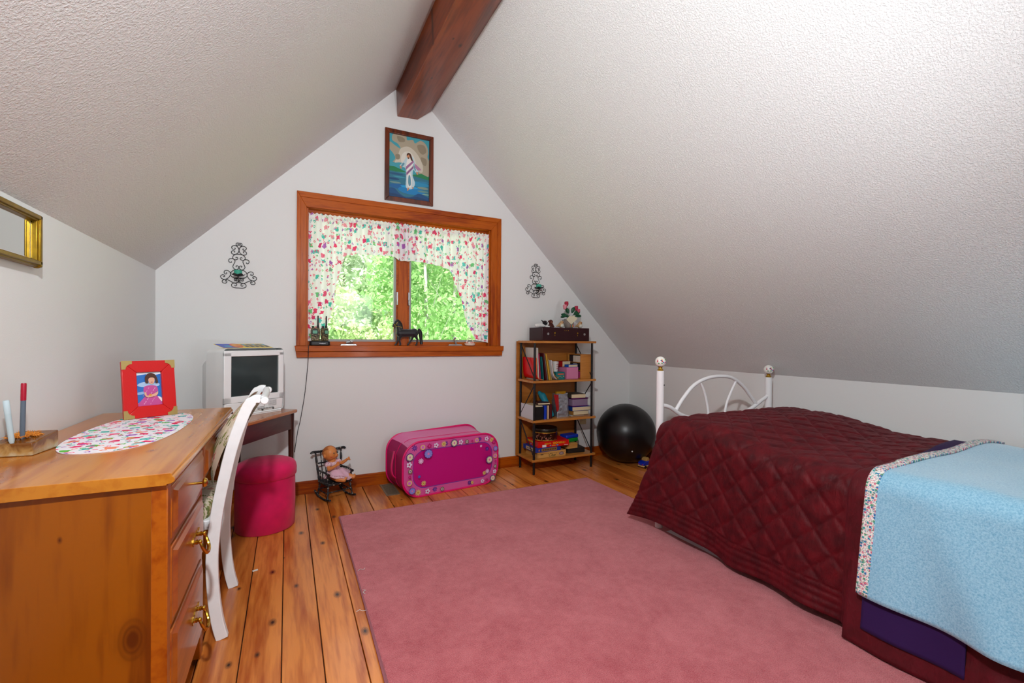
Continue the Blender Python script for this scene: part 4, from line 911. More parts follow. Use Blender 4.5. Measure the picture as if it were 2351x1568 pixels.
ph('#4a2c20', [(36, 44), (34, 22), (44, 8), (60, 4), (76, 12), (84, 30), (86, 46), (76, 48), (74, 30), (48, 30), (46, 46)], 1)
ph('#dca88c', ell(60, 34, 13, 17, 16)); ph('#4a2c20', [(44, 30), (48, 12), (60, 8), (74, 14), (77, 28), (66, 24), (54, 24)], 1); ph('#b04a50', ell(60, 43, 5, 1.6, 8))
ph('#dca88c', [(28, 84), (36, 86), (40, 98), (66, 92), (78, 86), (84, 84), (80, 98), (62, 104), (36, 104)], 1); ph('#d8942a', ell(52, 96, 6, 4, 10))
q.build('photograph', M['gloss'], pf, smooth=False, recalc=False)
MB().prism([(.036, .15), (.040, .15), (.100, .0), (.092, .0)], 'x', -.03, .03).build('easel_back', M['black'], pf)
# onyx pen stand and pens
ps = thing('pen_stand', 'wedge shaped brown onyx pen stand on the desk by the wall', 'pen holder', (-.674, 1.80, .7605), R(-8))
def onyx():
    m, nt, b = nmat('onyx'); tc = N(nt, 'ShaderNodeTexCoord'); n = N(nt, 'ShaderNodeTexNoise', Scale=22.0, Detail=5.0, Distortion=1.5); L(nt, tc, 'Object', n, 'Vector')
    sx = N(nt, 'ShaderNodeSeparateXYZ'); L(nt, tc, 'Object', sx, 0); ma = N(nt, 'ShaderNodeMath', operation='MULTIPLY_ADD'); ma.inputs[1].default_value = 14.0; L(nt, sx, 'Z', ma, 0); L(nt, n, 'Fac', ma, 2)
    r = N(nt, 'ShaderNodeValToRGB'); L(nt, ma, 0, r, 'Fac'); e = r.color_ramp.elements; e[0].position = .45; e[0].color = hx('#b8a888'); e[1].position = 1; e[1].color = hx('#6e3e08')
    k_ = e.new(.72); k_.color = hx('#a8824a'); L(nt, r, 'Color', b, 'Base Color'); b.inputs['Roughness'].default_value = .2; return m
MB().prism([(-.058, 0), (.058, 0), (.058, .052), (-.058, .036)], 'x', -.052, .042).build('stone_base', onyx(), ps, bevel=.003)
fr = MB()
for i in range(260):
    a = rnd.uniform(0, 2*PI); c = Vector((-.012+.032*math.cos(a)*rnd.random()**.5, .004+.042*math.sin(a)*rnd.random()**.5, .047)); d = Vector((rnd.gauss(0, 1), rnd.gauss(0, 1), rnd.uniform(.0, .9))).normalized()*.016
    fr.tube([c, c+d*.6, c+d+Vector((0, 0, -.003))], [.0008, .0007, .0003], 4)
tag(fr.build('straw_tuft', mat('orange_straw', '#d8862c', .8), ps, recalc=False), 'fringe of orange straw', None, None, 'stuff')
def pen(loc, lean, L_, r_, body, cap, label):
    t = thing('pen', label, 'pen', loc); t.rotation_euler = (lean[0], lean[1], 0)
    MB().lathe([(r_*.6, 0), (r_, .01), (r_, L_*.72), (r_, L_*.72)], n=16).build('barrel', body, t)
    MB().lathe([(r_*1.06, L_*.70), (r_*1.06, L_*.985), (r_*.9, L_), (0, L_)], n=16).build('cap', cap, t)
pen((-.680, 1.785, .797), (0, R(1)), .165, .0058, mat('pen_slate', '#5a6674', .35), mat('pen_red', '#a0062a', .35), 'grey pen with a dark red cap upright in the onyx stand')
pen((-.688, 1.752, .795), (R(7), R(-3)), .125, .0064, mat('pen_pale', '#b4c8d0', .35), mat('pen_pale_cap', '#b9ccd4', .35), 'pale blue pen leaning in the onyx stand')

# ------------------------------------------------------------------ window sill things
cb = thing('charger_base', 'black radio charging base at the left end of the window sill', 'charger', (.207, 3.476, 1.0435))
MB().prism(rrect(-.067, .067, -.028, .028, .018), 'z', 0, .034).build('housing', M['black'], cb, bevel=.008, seg=3)
text('Midland', .0125, mat('ink_white', '#e8e8f0', .5), 'lettering', cb, Matrix.Translation((.016, -.0286, .016)) @ FACE_FRONT)
def camo():
    m, nt, b = nmat('camouflage'); tc = N(nt, 'ShaderNodeTexCoord'); n = N(nt, 'ShaderNodeTexNoise', Scale=90.0, Detail=3.0, Distortion=1.0); L(nt, tc, 'Object', n, 'Vector')
    r = N(nt, 'ShaderNodeValToRGB'); r.color_ramp.interpolation = 'CONSTANT'; L(nt, n, 'Fac', r, 'Fac'); e = r.color_ramp.elements; e[0].color = hx('#2c2416'); e[1].position = .5; e[1].color = hx('#6a5a34'); k_ = e.new(.44); k_.color = hx('#453a22'); k_ = e.new(.58); k_.color = hx('#8a7a54'); L(nt, r, 'Color', b, 'Base Color'); b.inputs['Roughness'].default_value = .5; return m
M['camo'] = camo(); M['lcd'] = mat('lcd', '#6fae94', .2)
def radio(loc, rz, label):
    t = thing('handheld_radio', label, 'radio', loc, rz, 'camouflage radios on the sill')
    MB().prism([(-.026, 0), (.026, 0), (.029, .03), (.031, .07), (.026, .092), (-.026, .092), (-.031, .07), (-.029, .03)], 'y', -.013, .013).build('case', M['camo'], t, bevel=.005, seg=3)
    MB().tube([(.016, 0, .09), (.016, 0, .105), (.0165, 0, .112), (.017, 0, .178)], [.009, .008, .0058, .0045], 10).build('antenna', M['black'], t)
    MB().cyl((-.017, 0, .09), (-.017, 0, .106), .0065, n=12).build('dial', M['black'], t)
    MB().cyl((-.001, -.012, .064), (-.001, -.0142, .064), .0225, n=24).build('screen_surround', M['black'], t)
    MB().prism(rrect(-.016, .014, .052, .074, .004), 'y', -.0155, -.013).build('screen', M['lcd'], t)
    for i in range(5): MB().ball((-.016+.009*i, -.0135, .034+.004*math.cos(i*PI/2)), (.004, .003, .003), 8, 6).build('key', M['black'], t)
radio((.178, 3.474, 1.0776), R(-8), 'camouflage handheld radio with lit screen, left one in the charger'); radio((.239, 3.480, 1.0776), R(48), 'camouflage handheld radio turned sideways, right one in the charger')
cord = cr_spline([(.142, 3.462, 1.05), (.134, 3.44, 1.045), (.132, 3.440, 1.0), (.131, 3.45, .95), (.128, 3.478, .88), (.112, 3.484, .70), (.085, 3.484, .52), (.072, 3.484, .46), (.060, 3.484, .38), (.05, 3.482, .30)], 6)
o = MB().tube(cord, .0022, 6).build('power_cord', M['black']); tag(o, 'thin black cord hanging from the sill down the wall', 'cord')

def horse():
    t = thing('toy_horse', 'black toy horse with gold bridle in the middle of the sill', 'horse figurine', (.83, 3.488, 1.0435))
    m2 = MB(); c = m2.caps
    # faces -x, tail +x ; total about .21 long, .21 high
    c((-.055, 0, .098), (.055, 0, .100), .030, .031); m2.ball((-.050, 0, .098), (.034, .026, .036), 14, 10); m2.ball((.056, 0, .100), (.034, .027, .036), 14, 10)
    c((-.060, 0, .118), (-.066, 0, .150), .024, .021); c((-.066, 0, .150), (-.082, 0, .180), .021, .016)
    c((-.080, 0, .182), (-.100, 0, .160), .014, .010); c((-.098, 0, .162), (-.106, 0, .150), .0095, .008)
    for s in (-1, 1): c((-.080, s*.007, .192), (-.081, s*.008, .205), .004, .0015)
    legs = (((-.062, .012, .085), (-.068, .012, .048), (-.082, .012, .012)), ((-.052, -.012, .085), (-.062, -.012, .046), (-.052, -.012, .012)), ((.052, .013, .085), (.040, .013, .048), (.014, .013, .014)), ((.062, -.013, .085), (.078, -.013, .048), (.072, -.013, .012)))
    for a, b, d in legs: c(a, b, .016, .0075); c(b, d, .0075, .006); c(d, (d[0]-.006, d[1], .006), .0065, .0062)
    blob(m2, 'body', mat('horse_black', '#15151a', .5, sheen=.2), t, .0026, 3)
    mm = MB(); pts = cr_spline([(-.078, 0, .198), (-.062, 0, .186), (-.048, 0, .162), (-.042, 0, .138), (-.034, 0, .130)], 5); mm.tube(pts, [.006+.006*math.sin(PI*i/(len(pts)-1)) for i in range(len(pts))], 8).build('mane', M['black'], t)
    tl_ = cr_spline([(.084, 0, .124), (.096, 0, .122), (.106, .002, .098), (.110, .002, .06), (.114, 0, .012)], 5); MB().tube(tl_, [.006+.010*math.sin(PI*min(.8, i/(len(tl_)-1))) for i in range(len(tl_))], 8).build('tail', M['black'], t)
    gold = mat('gold_cord', '#c0a030', .4, .3); br = MB()
    br.tube(cr_spline([(-.074, -.016, .184), (-.084, -.0165, .168), (-.092, -.0125, .158)], 4), .0016, 6); br.tube([(-.099+.006*math.cos(a)*.6, .0125*math.sin(a), .161+.009*math.cos(a)) for a in [2*PI*i/14 for i in range(14)]], .0015, 6, True)
    br.tube(cr_spline([(-.092, -.0125, .153), (-.07, -.0225, .146), (-.045, -.022, .142)], 4), .0016, 6); br.tube(cr_spline([(-.104, -.009, .146), (-.106, -.012, .12), (-.108, -.012, .10)], 4), .0014, 6); br.build('bridle', gold, t)
horse()
tk = thing('trinket_basket', 'tiny cream and pink ceramic basket at the right end of the sill', 'trinket', (1.348, 3.482, 1.0435))
M['cream'] = mat('cream_ceramic', '#e6d6c6', .35); M['blush'] = mat('blush_ceramic', '#d88a84', .4)
MB().lathe([(.028, 0), (.040, .006), (.046, .022), (.042, .022), (.034, .010), (0, .008)], n=20).build('bowl', M['cream'], tk)
MB().tube([(.030*math.cos(a), 0, .018+.045*math.sin(a)) for a in [PI*i/12 for i in range(13)]], .0035, 8).build('handle', M['cream'], tk)
for i in range(6): MB().ball((.024*math.cos(i*1.05), .024*math.sin(i*1.05), .024), (.010, .010, .009), 10, 6).build('rose', M['blush'] if i % 2 else M['cream'], tk)
# ------------------------------------------------------------------ bookcase
M['shelf'] = wood('oak_laminate', '#a8641e', '#c07e34', 'x', 10, .4, .2); M['shelfv'] = wood('oak_laminate_back', '#9a5a18', '#b06c26', 'x', 8, .45, .1)
bc = thing('bookcase', 'small four-shelf bookcase with black metal posts and oak shelves', 'bookcase', (2.092, 3.32, 0))
sx0, sx1, sy0, sy1 = 1.78-2.092, 2.405-2.092, 3.18-3.32, 3.455-3.32
SZ = (1.09, .763, .44, .12)
for z in SZ: MB().box(sx0, sx1, sy0, sy1, z-.018, z).build('shelf', M['shelf'], bc, bevel=.001)
px_ = (sx0+.020, sx1-.035); py_ = (sy0+.014, sy1-.02)
for a in px_:
    for b in py_: MB().cyl((a, b, 0), (a, b, 1.073), .0095, n=12).build('post', M['black'], bc)
MB().box(sx0-.012, sx1-.03, sy1+.002, sy1+.008, .10, 1.085).build('back_panel', M['shelfv'], bc)
for i, (zt, zb) in enumerate(zip(SZ, SZ[1:])):
    for j, a in enumerate(px_):
        f, k_ = (py_[1], py_[0]) if i % 2 == 0 else (py_[0], py_[1])
        xx = a+(.0 if j == 0 else 0)
        MB().tube([(xx, f, zt-.03), (xx, k_, zb+.02)], .0042, 6).build('brace', M['black'], bc)
def bx3(name, label, cat, x0, x1, y0_, y1_, z0, z1, col, rz=0, group=None, bev=.002, extra=None, rough=.5):
    c = ((x0+x1)/2, (y0_+y1_)/2, z0); w, d, h = x1-x0, y1_-y0_, z1-z0
    o = MB().box(-w/2, w/2, -d/2, d/2, 0, h).build(name, mat(name+'_col', col, rough) if isinstance(col, str) else col, None, bevel=bev)
    return tag(put(o, c, rz), label, cat, group)
M['paper'] = mat('page_edges', '#d8c8a4', .9, bump=(300, .3))
def book(label, x0, x1, y0_, y1_, z0, z1, cover, rz=0, tilt=0, lying=False, group=None, spine=None):
    """upright: spine faces -y ; lying: spine faces -x, page edge faces -y"""
    t = thing('book', label, 'book', ((x0+x1)/2, (y0_+y1_)/2, z0), rz, group); t.rotation_euler = (0, tilt, rz)
    w, d, h = x1-x0, y1_-y0_, z1-z0; cm = mat('book_cover', cover, .45); m2 = MB(); c = .002
    if lying:
        m2.box(-w/2, w/2, -d/2, d/2, 0, c).box(-w/2, w/2, -d/2, d/2, h-c, h).box(-w/2, -w/2+c, -d/2, d/2, 0, h).build('cover', cm, t)
        MB().box(-w/2+c, w/2-.003, -d/2+.003, d/2-.003, c, h-c).build('pages', M['paper'], t)
    else:
        m2.box(-w/2, -w/2+c, -d/2, d/2, 0, h).box(w/2-c, w/2, -d/2, d/2, 0, h).box(-w/2, w/2, -d/2, -d/2+c, 0, h).build('cover', cm, t)
        MB().box(-w/2+c, w/2-c, -d/2+c, d/2-.003, .002, h-.003).build('pages', M['paper'], t)
    return t
z1 = SZ[1]+.0005; G1 = 'books and folders on the upper shelf'
# leaning folders and books, upper shelf (top leans to the left)
fo = thing('folder', 'bright red plastic folder with orange edge on the upper shelf', 'folder', (1.838, 3.315, z1), 0, G1)
pts = cr_spline([(-.022, 0, .185), (-.020, 0, .10), (-.014, 0, .04), (.004, 0, .012), (.040, 0, .004)], 5)
m2 = MB(); r0 = [m2.av([(p.x, -.115, p.z), (p.x, .115, p.z), (p.x+.003, .115, p.z+.0015), (p.x+.003, -.115, p.z+.0015)]) for p in pts]
for i in range(len(r0)-1):
    for j in range(4): m2.af((r0[i]+j, r0[i]+(j+1) % 4, r0[i+1]+(j+1) % 4, r0[i+1]+j))
m2.build('sleeve', mat('folder_red', '#d60812', .3), fo, ang=60)
MB().tube([(p.x+.004, -.116, p.z+.002) for p in pts], .0022, 6).build('edge', mat('folder_edge', '#e88a4a', .5), fo)
tl2 = R(-11)
book('white glossy magazine sticking up tallest on the upper shelf', 1.853, 1.866, 3.23, 3.43, z1+.001, 1.032, '#d4d0c8', 0, R(-3), group=G1)
book('pink and blue picture book behind the red folder', 1.868, 1.876, 3.22, 3.43, z1+.001, .985, '#d02a58', 0, R(-4), group=G1)
book('teal green thin book leaning beside the red folder', 1.886, 1.897, 3.205, 3.42, z1+.002, .96, '#0f6a6a', 0, R(-6), group=G1)
book('dark maroon hardback leaning on the upper shelf', 1.908, 1.924, 3.20, 3.42, z1+.002, .99, '#4a0810', 0, R(-8), group=G1)
book('grey paperback leaning beside the maroon hardback', 1.928, 1.936, 3.205, 3.42, z1+.002, .985, '#8a8c88', 0, R(-9), group=G1)
book('mustard yellow thick book leaning on the upper shelf', 1.941, 1.956, 3.20, 3.42, z1+.002, .985, '#c8962a', 0, R(-10), group=G1)
book('pale yellow thin book leaning on the upper shelf', 1.961, 1.968, 3.20, 3.42, z1+.002, .945, '#d8b860', 0, R(-11), group=G1)
ps2 = thing('paper_stack', 'curling sheaf of white papers at the end of the leaning books', 'papers', (1.985, 3.31, z1), 0)
for k_ in range(3):
    pts = cr_spline([(-.018+.005*k_, 0, .165-.03*k_), (-.010+.006*k_, 0, .09-.015*k_), (.004+.008*k_, 0, .035), (.034+.010*k_, 0, .005+.0005*k_)], 5)
    m2 = MB(); r0 = [m2.av([(p.x, -.105, p.z), (p.x, .105, p.z), (p.x+.003, .105, p.z+.001), (p.x+.003, -.105, p.z+.001)]) for p in pts]
    for i in range(len(r0)-1):
        for j in range(4): m2.af((r0[i]+j, r0[i]+(j+1) % 4, r0[i+1]+(j+1) % 4, r0[i+1]+j))
    m2.build('sheet', [mat('sheet_white', '#dcdce8', .7), mat('sheet_tan', '#c08a3a', .7), mat('sheet_olive', '#8a7a40', .7)][k_], ps2, ang=60)
tb = thing('game_box', 'small teal box with orange print on the upper shelf', 'box', (2.066, 3.27, z1), R(-3))
MB().box(-.042, .042, -.05, .05, 0, .064).build('carton', mat('teal_card', '#0d6a6e', .5), tb, bevel=.001)
q = MB(); q.col = hx('#c8502a'); q.flat(rrect(-.024, .034, .042, .052, .002), -.0503); q.col = hx('#d8b040'); [q.flat(ell(-.02+.018*i, .022+.006*(i % 2), .004, .004, 8), -.0503) for i in range(4)]
q.build('printed_label', M['print'], tb, smooth=False, recalc=False)
cp = thing('cup', 'white paper cup with red swirl standing on the teal box', 'cup', (2.062, 3.30, z1+.0645))
MB().lathe([(.022, 0), (.030, .082), (.031, .085), (.029, .085), (.021, .004), (0, .004)], n=24).build('wall', mat('cup_white', '#d8d4d0', .5), cp)
m2 = MB(); m2.col = hx('#a8142a')
for k_ in range(3): m2.tube([((.0245+.0018*k_+.0045*math.sin(a))*math.cos(a-1.8)*1.06, (.0245+.0018*k_+.0045*math.sin(a))*math.sin(a-1.8)*1.06, .022+.018*k_+.012*math.sin(a)) for a in [i*.12 for i in range(22)]], .0016, 5)
m2.build('swirl', M['print'], cp)
pb = thing('pink_box', 'open pink cardboard box on the upper shelf', 'box', (2.190, 3.30, z1), R(2))
m2 = MB().box(-.062, .062, -.07, .07, 0, .004)
for a in ((-.062, .062, -.07, -.067), (-.062, .062, .067, .07), (-.062, -.059, -.07, .07), (.059, .062, -.07, .07)): m2.box(a[0], a[1], a[2], a[3], 0, .102)
m2.build('carton', mat('pink_card', '#cc7aa0', .6), pb, bevel=.001)
book('red covered book lying tilted on the pink box', 2.115, 2.225, 3.30, 3.37, z1+.1028, .915, '#a01014', R(16), lying=True)
book('shiny blue book lying across the front of the pink box', 2.145, 2.256, 3.235, 3.285, z1+.1028, .888, '#1450b0', R(9), lying=True)
cr_ = thing('cassette_rack', 'wooden cassette rack standing at the right end of the upper shelf', 'rack', (2.333, 3.322, z1))
m2 = MB().box(-.062, .062, -.1, -.092, 0, .212).box(-.062, .062, .092, .1, 0, .212)
for z in (0, .068, .136, .206): m2.box(-.06, .06, -.093, .093, z, z+.006)
m2.box(.055, .062, -.093, .093, 0, .21).build('case', M['shelf'], cr_, bevel=.001)
for z, cs in ((.143, ('#e0d6c4', '#e0d6c4', '#20202a')), (.075, ('#1a1a26', '#9a9aa8', '#141420')), (.007, ('#c83a80', '#14141c', '#d8d8dc'))):
    for i, c in enumerate(cs): MB().box(-.056, .045, -.088+.058*i, -.034+.058*i, z, z+.056).build('cassette', mat('cassette_col', c, .4), cr_, bevel=.001)

# middle shelf
z2 = SZ[2]+.0005; G2 = 'books on the middle shelf'
mh = thing('magazine_file', 'black and white cardboard magazine file at the left of the middle shelf', 'magazine file', (1.850, 3.318, z2))
MB().box(-.048, .050, -.105, .105, 0, .105).build('binder', mat('file_black', '#0c0c0e', .5), mh, bevel=.002)
m2 = MB().box(-.0515, -.0485, -.105, .105, 0, .118); m2.build('white_side', mat('file_white', '#cfcdd2', .6), mh)
MB().box(-.046, .048, -.09, .10, .104, .112).build('papers', M['paper'], mh)
book('royal blue paperback upright on the middle shelf', 1.903, 1.930, 3.215, 3.33, z2, z2+.112, '#0a34b0', group=G2)
book('cream paperback upright beside the blue one', 1.933, 1.955, 3.215, 3.33, z2, z2+.112, '#c0a284', group=G2)
book('dark red hardback upright beside the cream paperback', 1.959, 1.985, 3.22, 3.34, z2, z2+.118, '#4a060c', group=G2)
book('red and black book lying on top of the upright paperbacks', 1.87, 1.98, 3.23, 3.36, z2+.1185, z2+.135, '#3a0a0e', R(-10), lying=True, group=G2)
tbag = thing('teal_pouch', 'crumpled teal and red cloth pouch leaning on the silver bag', 'pouch', (2.0, 3.33, z2), 0)
m2 = MB(); m2.caps((.012, -.06, .024), (-.03, .02, .175), .022, .03); m2.caps((-.03, .02, .17), (-.05, .04, .20), .03, .018); blob(m2, 'cloth', mat('teal_cloth', '#0e7a8c', .6, bump=(40, .5)), tbag, .005, 4)
m2 = MB(); m2.prism([(.004, .20), (.05, .195), (.056, .07), (.036, .05), (.026, .10)], 'y', -.108, -.10).build('red_flap', mat('red_cloth', '#a00810', .6), tbag, bevel=.002)
sb = thing('gift_bag', 'crinkled silver foil bag in the middle of the middle shelf', 'bag', (2.115, 3.30, z2), R(4))
def foil(u, v, s=1):
    a = u*2*PI; rx, ry = .068+.004*noise.noise(Vector((u*9, v*6, 0))), .055
    c, s_ = math.cos(a), math.sin(a); k2 = max(abs(c), abs(s_))**.75
    pin = 1-.05*v
    return (rx*c/k2*pin+.003*noise.noise(Vector((c*4, s_*4, v*8))), ry*s_/k2*(1-.3*v)+.005*noise.noise(Vector((c*5, s_*5, v*9+3))), .198*v+.003*math.sin(a*5)*v)
MB().grid(60, 24, foil).build('foil', mat('silver_foil', '#b4b8c2', .28, .85, bump=(70, .5, .004)), sb, recalc=False, ang=25)
MB().box(-.06, .06, -.05, .05, 0, .003).build('bag_bottom', bpy.data.materials['silver_foil'], sb)
yb_ = thing('book', 'mustard yellow book poking out of the silver bag', 'book', (2.125, 3.315, z2+.006), R(3), G2)
MB().box(-.045, .05, -.012, .012, 0, .206).build('cover', mat('book_mustard', '#b8820a', .5), yb_, bevel=.001)
book('thin white booklet at the bottom of the stack on the middle shelf', 2.20, 2.335, 3.25, 3.41, z2, z2+.010, '#d6d4d8', lying=True, group=G2)
book('tan paperback in the stack on the middle shelf', 2.205, 2.372, 3.235, 3.40, z2+.0105, z2+.046, '#a8783a', R(2), lying=True, group=G2)
book('thick blue book under the plastic box on the middle shelf', 2.20, 2.39, 3.23, 3.40, z2+.0465, z2+.082, '#0a3c8c', R(-2), lying=True, group=G2)
pl_ = thing('plastic_box', 'clear plastic box with purple lid in the book stack', 'box', (2.290, 3.315, z2+.0825), R(1))
MB().prism(rrect(-.082, .082, -.07, .07, .014), 'z', 0, .062).build('tub', mat('clear_tub', '#a890b0', .2, trans=.35), pl_, bevel=.004)
MB().prism(rrect(-.087, .087, -.075, .075, .016), 'z', .0625, .072).build('lid', mat('purple_lid', '#5a0a52', .3), pl_, bevel=.003)
MB().prism(rrect(-.084, .084, -.072, .072, .015), 'z', .0, .006).build('rim', bpy.data.materials['purple_lid'], pl_)
for i in range(6): MB().ball((-.06+.024*i, -.03+.012*(i % 3), .022), .012, 8, 6).build('bead', mat('bead_col', ['#c8a03a', '#a04a8a', '#6a8ab0'][i % 3], .4), pl_)
book('tan book with dark cover on top of the plastic box', 2.20, 2.345, 3.24, 3.40, z2+.155, z2+.190, '#4a443a', R(-4), lying=True, group=G2)

# bottom shelf
z3 = SZ[3]+.0005
cl = thing('wooden_game_box', 'wooden game box lettered Clue on the bottom shelf', 'game box', (1.984, 3.315, z3), R(-1))
M['boxpine'] = wood('box_pine', '#b8843e', '#cc9a52', 'x', 8, .5, .1)
MB().box(-.138, .138, -.105, .105, 0, .050).build('case', M['boxpine'], cl, bevel=.0015)
MB().box(-.139, .139, -.106, .106, .036, .0375).build('lid_seam', mat('seam_dark', '#7a5020', .8), cl)
g = mat('green_ink', '#123c14', .6)
text("'Clue'", .036, g, 'lettering', cl, Matrix.Translation((.0, -.1056, .019)) @ FACE_FRONT, shear=.3)
q = MB(); q.col = hx('#3c2a16'); q.flat([(-.108, .026), (-.082, .026), (-.082, .033), (-.108, .033)], -.1054); q.col = hx('#3a3a78'); q.flat(ell(.092, .024, .022, .012), -.1054); q.col = hx('#d8c090'); q.flat(ell(.092, .024, .016, .007), -.1057); q.col = hx('#3a3a78'); q.flat([(.078, .022), (.106, .022), (.106, .026), (.078, .026)], -.106)
for s in (-1, 1):
    for i in range(3): q.col = hx('#7a4a18'); q.flat([(s*.137, .006+.015*i), (s*.128, .006+.015*i), (s*.128, .010+.015*i), (s*.137, .010+.015*i)], -.1054)
q.build('stamped_print', M['print'], cl, smooth=False, recalc=False)
bg_ = thing('board_game', 'flat blue board game box with tan label on the bottom shelf', 'game box', (1.945, 3.315, z3+.0505), R(2))
MB().box(-.122, .122, -.105, .105, 0, .036).build('carton', mat('game_blue', '#10308c', .5), bg_, bevel=.001)
q = MB(); q.col = hx('#8a6a3a'); q.flat(rrect(-.07, .085, .005, .030, .008), -.1054); q.col = hx('#4a2a14'); [q.flat([(-.055+.017*i, .012), (-.044+.017*i, .012), (-.044+.017*i, .023), (-.055+.017*i, .023)], -.1057) for i in range(8)]; q.col = hx('#c06a2a'); q.flat(ell(-.092, .017, .007, .009, 8), -.1054)
q.M = Matrix.Rotation(-PI/2, 4, 'Z'); q.col = hx('#c0a878'); q.flat(rrect(-.06, .075, .005, .030, .012), -.1224); q.col = hx('#3a3a6a'); [q.flat([(-.045+.02*i, .013), (-.033+.02*i, .013), (-.033+.02*i, .022), (-.045+.02*i, .022)], -.1227) for i in range(5)]
q.build('printed_label', M['print'], bg_, smooth=False, recalc=False)
rgm = thing('card_game', 'red game box with upside-down yellow lettering on the bottom shelf', 'game box', (2.0, 3.315, z3+.087), R(-2))
MB().box(-.148, .148, -.108, .108, 0, .048).build('carton', mat('game_red', '#cc0a0a', .4), rgm, bevel=.001)
yel = mat('yellow_ink', '#e8d018', .5); FLIP = Matrix.Rotation(PI, 4, 'Y')
text('CHARADES', .024, yel, 'lettering', rgm, Matrix.Translation((.052, -.1085, .031)) @ FLIP @ FACE_FRONT @ Matrix.Rotation(0, 4, 'Z'))
text('for KIDS', .017, yel, 'lettering', rgm, Matrix.Translation((-.056, -.1085, .030)) @ FLIP @ FACE_FRONT)
q = MB(); q.col = hx('#e0e0e0'); q.flat([(-.108, .002), (-.070, .002), (-.070, .022), (-.108, .022)], -.1084); q.col = hx('#3aa0d0'); q.flat(ell(-.03, .012, .008, .005, 8), -.1084); q.flat(ell(.035, .012, .012, .006, 8), -.1084); q.col = hx('#e87a2a'); q.flat([(-.018, .006), (.02, .006), (.02, .016), (-.018, .016)], -.1084); q.col = hx('#e8e0e0'); q.flat([(.10, .006), (.14, .006), (.14, .009), (.10, .009)], -.1084)
q.M = Matrix.Rotation(-PI/2, 4, 'Z'); q.col = hx('#d8c020'); [q.flat([(-.08+.028*i, .026), (-.06+.028*i, .026), (-.06+.028*i, .040), (-.08+.028*i, .040)], -.1484) for i in range(5)]; q.col = hx('#3aa0d0'); q.flat(ell(-.02, .012, .01, .006, 8), -.1484)
q.build('printed_label', M['print'], rgm, smooth=False, recalc=False)
def tinmat():
    m, nt, b = nmat('ornate_tin'); tc = N(nt, 'ShaderNodeTexCoord'); v = N(nt, 'ShaderNodeTexVoronoi', Scale=70.0, feature='SMOOTH_F1'); L(nt, tc, 'Object', v, 'Vector'); n = N(nt, 'ShaderNodeTexNoise', Scale=14.0); L(nt, tc, 'Object', n, 'Vector')
    r = N(nt, 'ShaderNodeValToRGB'); L(nt, v, 'Distance', r, 'Fac'); e = r.color_ramp.elements; e[0].position = .25; e[0].color = hx('#c08a74'); e[1].position = .45; e[1].color = hx('#20140e')
    mx = N(nt, 'ShaderNodeMix', data_type='RGBA'); rr = N(nt, 'ShaderNodeValToRGB'); rr.color_ramp.elements[0].position = .45; rr.color_ramp.elements[1].position = .6; L(nt, n, 'Fac', rr, 'Fac'); L(nt, rr, 'Color', mx, 'Factor'); L(nt, r, 'Color', mx, 'A'); mx.inputs['B'].default_value = hx('#3a1810'); L(nt, mx, 'Result', b, 'Base Color'); b.inputs['Roughness'].default_value = .3; b.inputs['Metallic'].default_value = .5; return m
tn = thing('cookie_tin', 'round dark ornate cookie tin on the red game box', 'tin', (1.972, 3.318, z3+.1355))
MB().lathe([(.103, 0), (.106, .004), (.106, .075)], n=36).build('tin_body', tinmat(), tn)
MB().lathe([(.108, .062), (.109, .066), (.109, .094), (.106, .099), (.06, .102), (0, .102)], n=36).build('lid', mat('tin_lid', '#241c16', .3, .5), tn)
MB().lathe([(.1075, .0), (.1095, .003), (.1075, .006)], n=36).lathe([(.1095, .064), (.111, .067), (.1095, .070)], n=36).build('gold_rim', M['brass'], tn)
bx3('flat_case', 'dark grey flat case at the bottom right of the bottom shelf', 'case', 2.175, 2.345, 3.25, 3.40, z3, z3+.042, '#1c1816', R(-5))
bx3('pine_box', 'small plain pine box on the dark flat case', 'box', 2.150, 2.262, 3.245, 3.36, z3+.0425, z3+.086, M['boxpine'], R(5))
gc = thing('pencil_case', 'blue lidded green plastic case on the pine box', 'case', (2.235, 3.335, z3+.0865), R(8))
MB().prism(rrect(-.07, .07, -.045, .045, .012), 'z', 0, .032).build('tub', mat('case_green', '#0c8a2a', .35), gc, bevel=.006, seg=3); MB().prism(rrect(-.072, .072, -.047, .047, .014), 'z', .0325, .062).build('lid', mat('case_blue', '#0c34b4', .35), gc, bevel=.008, seg=3)

# ------------------------------------------------------------------ on top of the bookcase
zt_ = SZ[0]+.0005
bcx = thing('instrument_case', 'long burgundy latched case on top of the bookcase', 'case', (2.118, 3.325, zt_), R(2))
MB().box(-.243, .243, -.105, .105, 0, .112).build('shell', mat('burgundy_vinyl', '#2c030c', .4, bump=(260, .15)), bcx, bevel=.004)
for xx in (-.185, .19): MB().prism(ell(xx, .058, .010, .010, 14), 'y', -.108, -.104).build('badge', M['steel'], bcx)
for xx in (-.12, .115):
    l = MB().prism(ell(xx, .066, .007, .008, 12), 'y', -.109, -.104).build('latch', M['brass'], bcx); MB().prism(ell(xx, .046, .004, .005, 10), 'y', -.108, -.104).build('catch', M['brass'], l)
for i in range(3): MB().box(-.02+.018*i, -.015+.018*i, -.1065, -.104, .084, .092).build('stud', M['brass'], bcx)
zc_ = zt_+.1125
pd = thing('plush_dog', 'small white plush dog with black head lying on the burgundy case', 'plush toy', (1.93, 3.30, zc_), R(5))
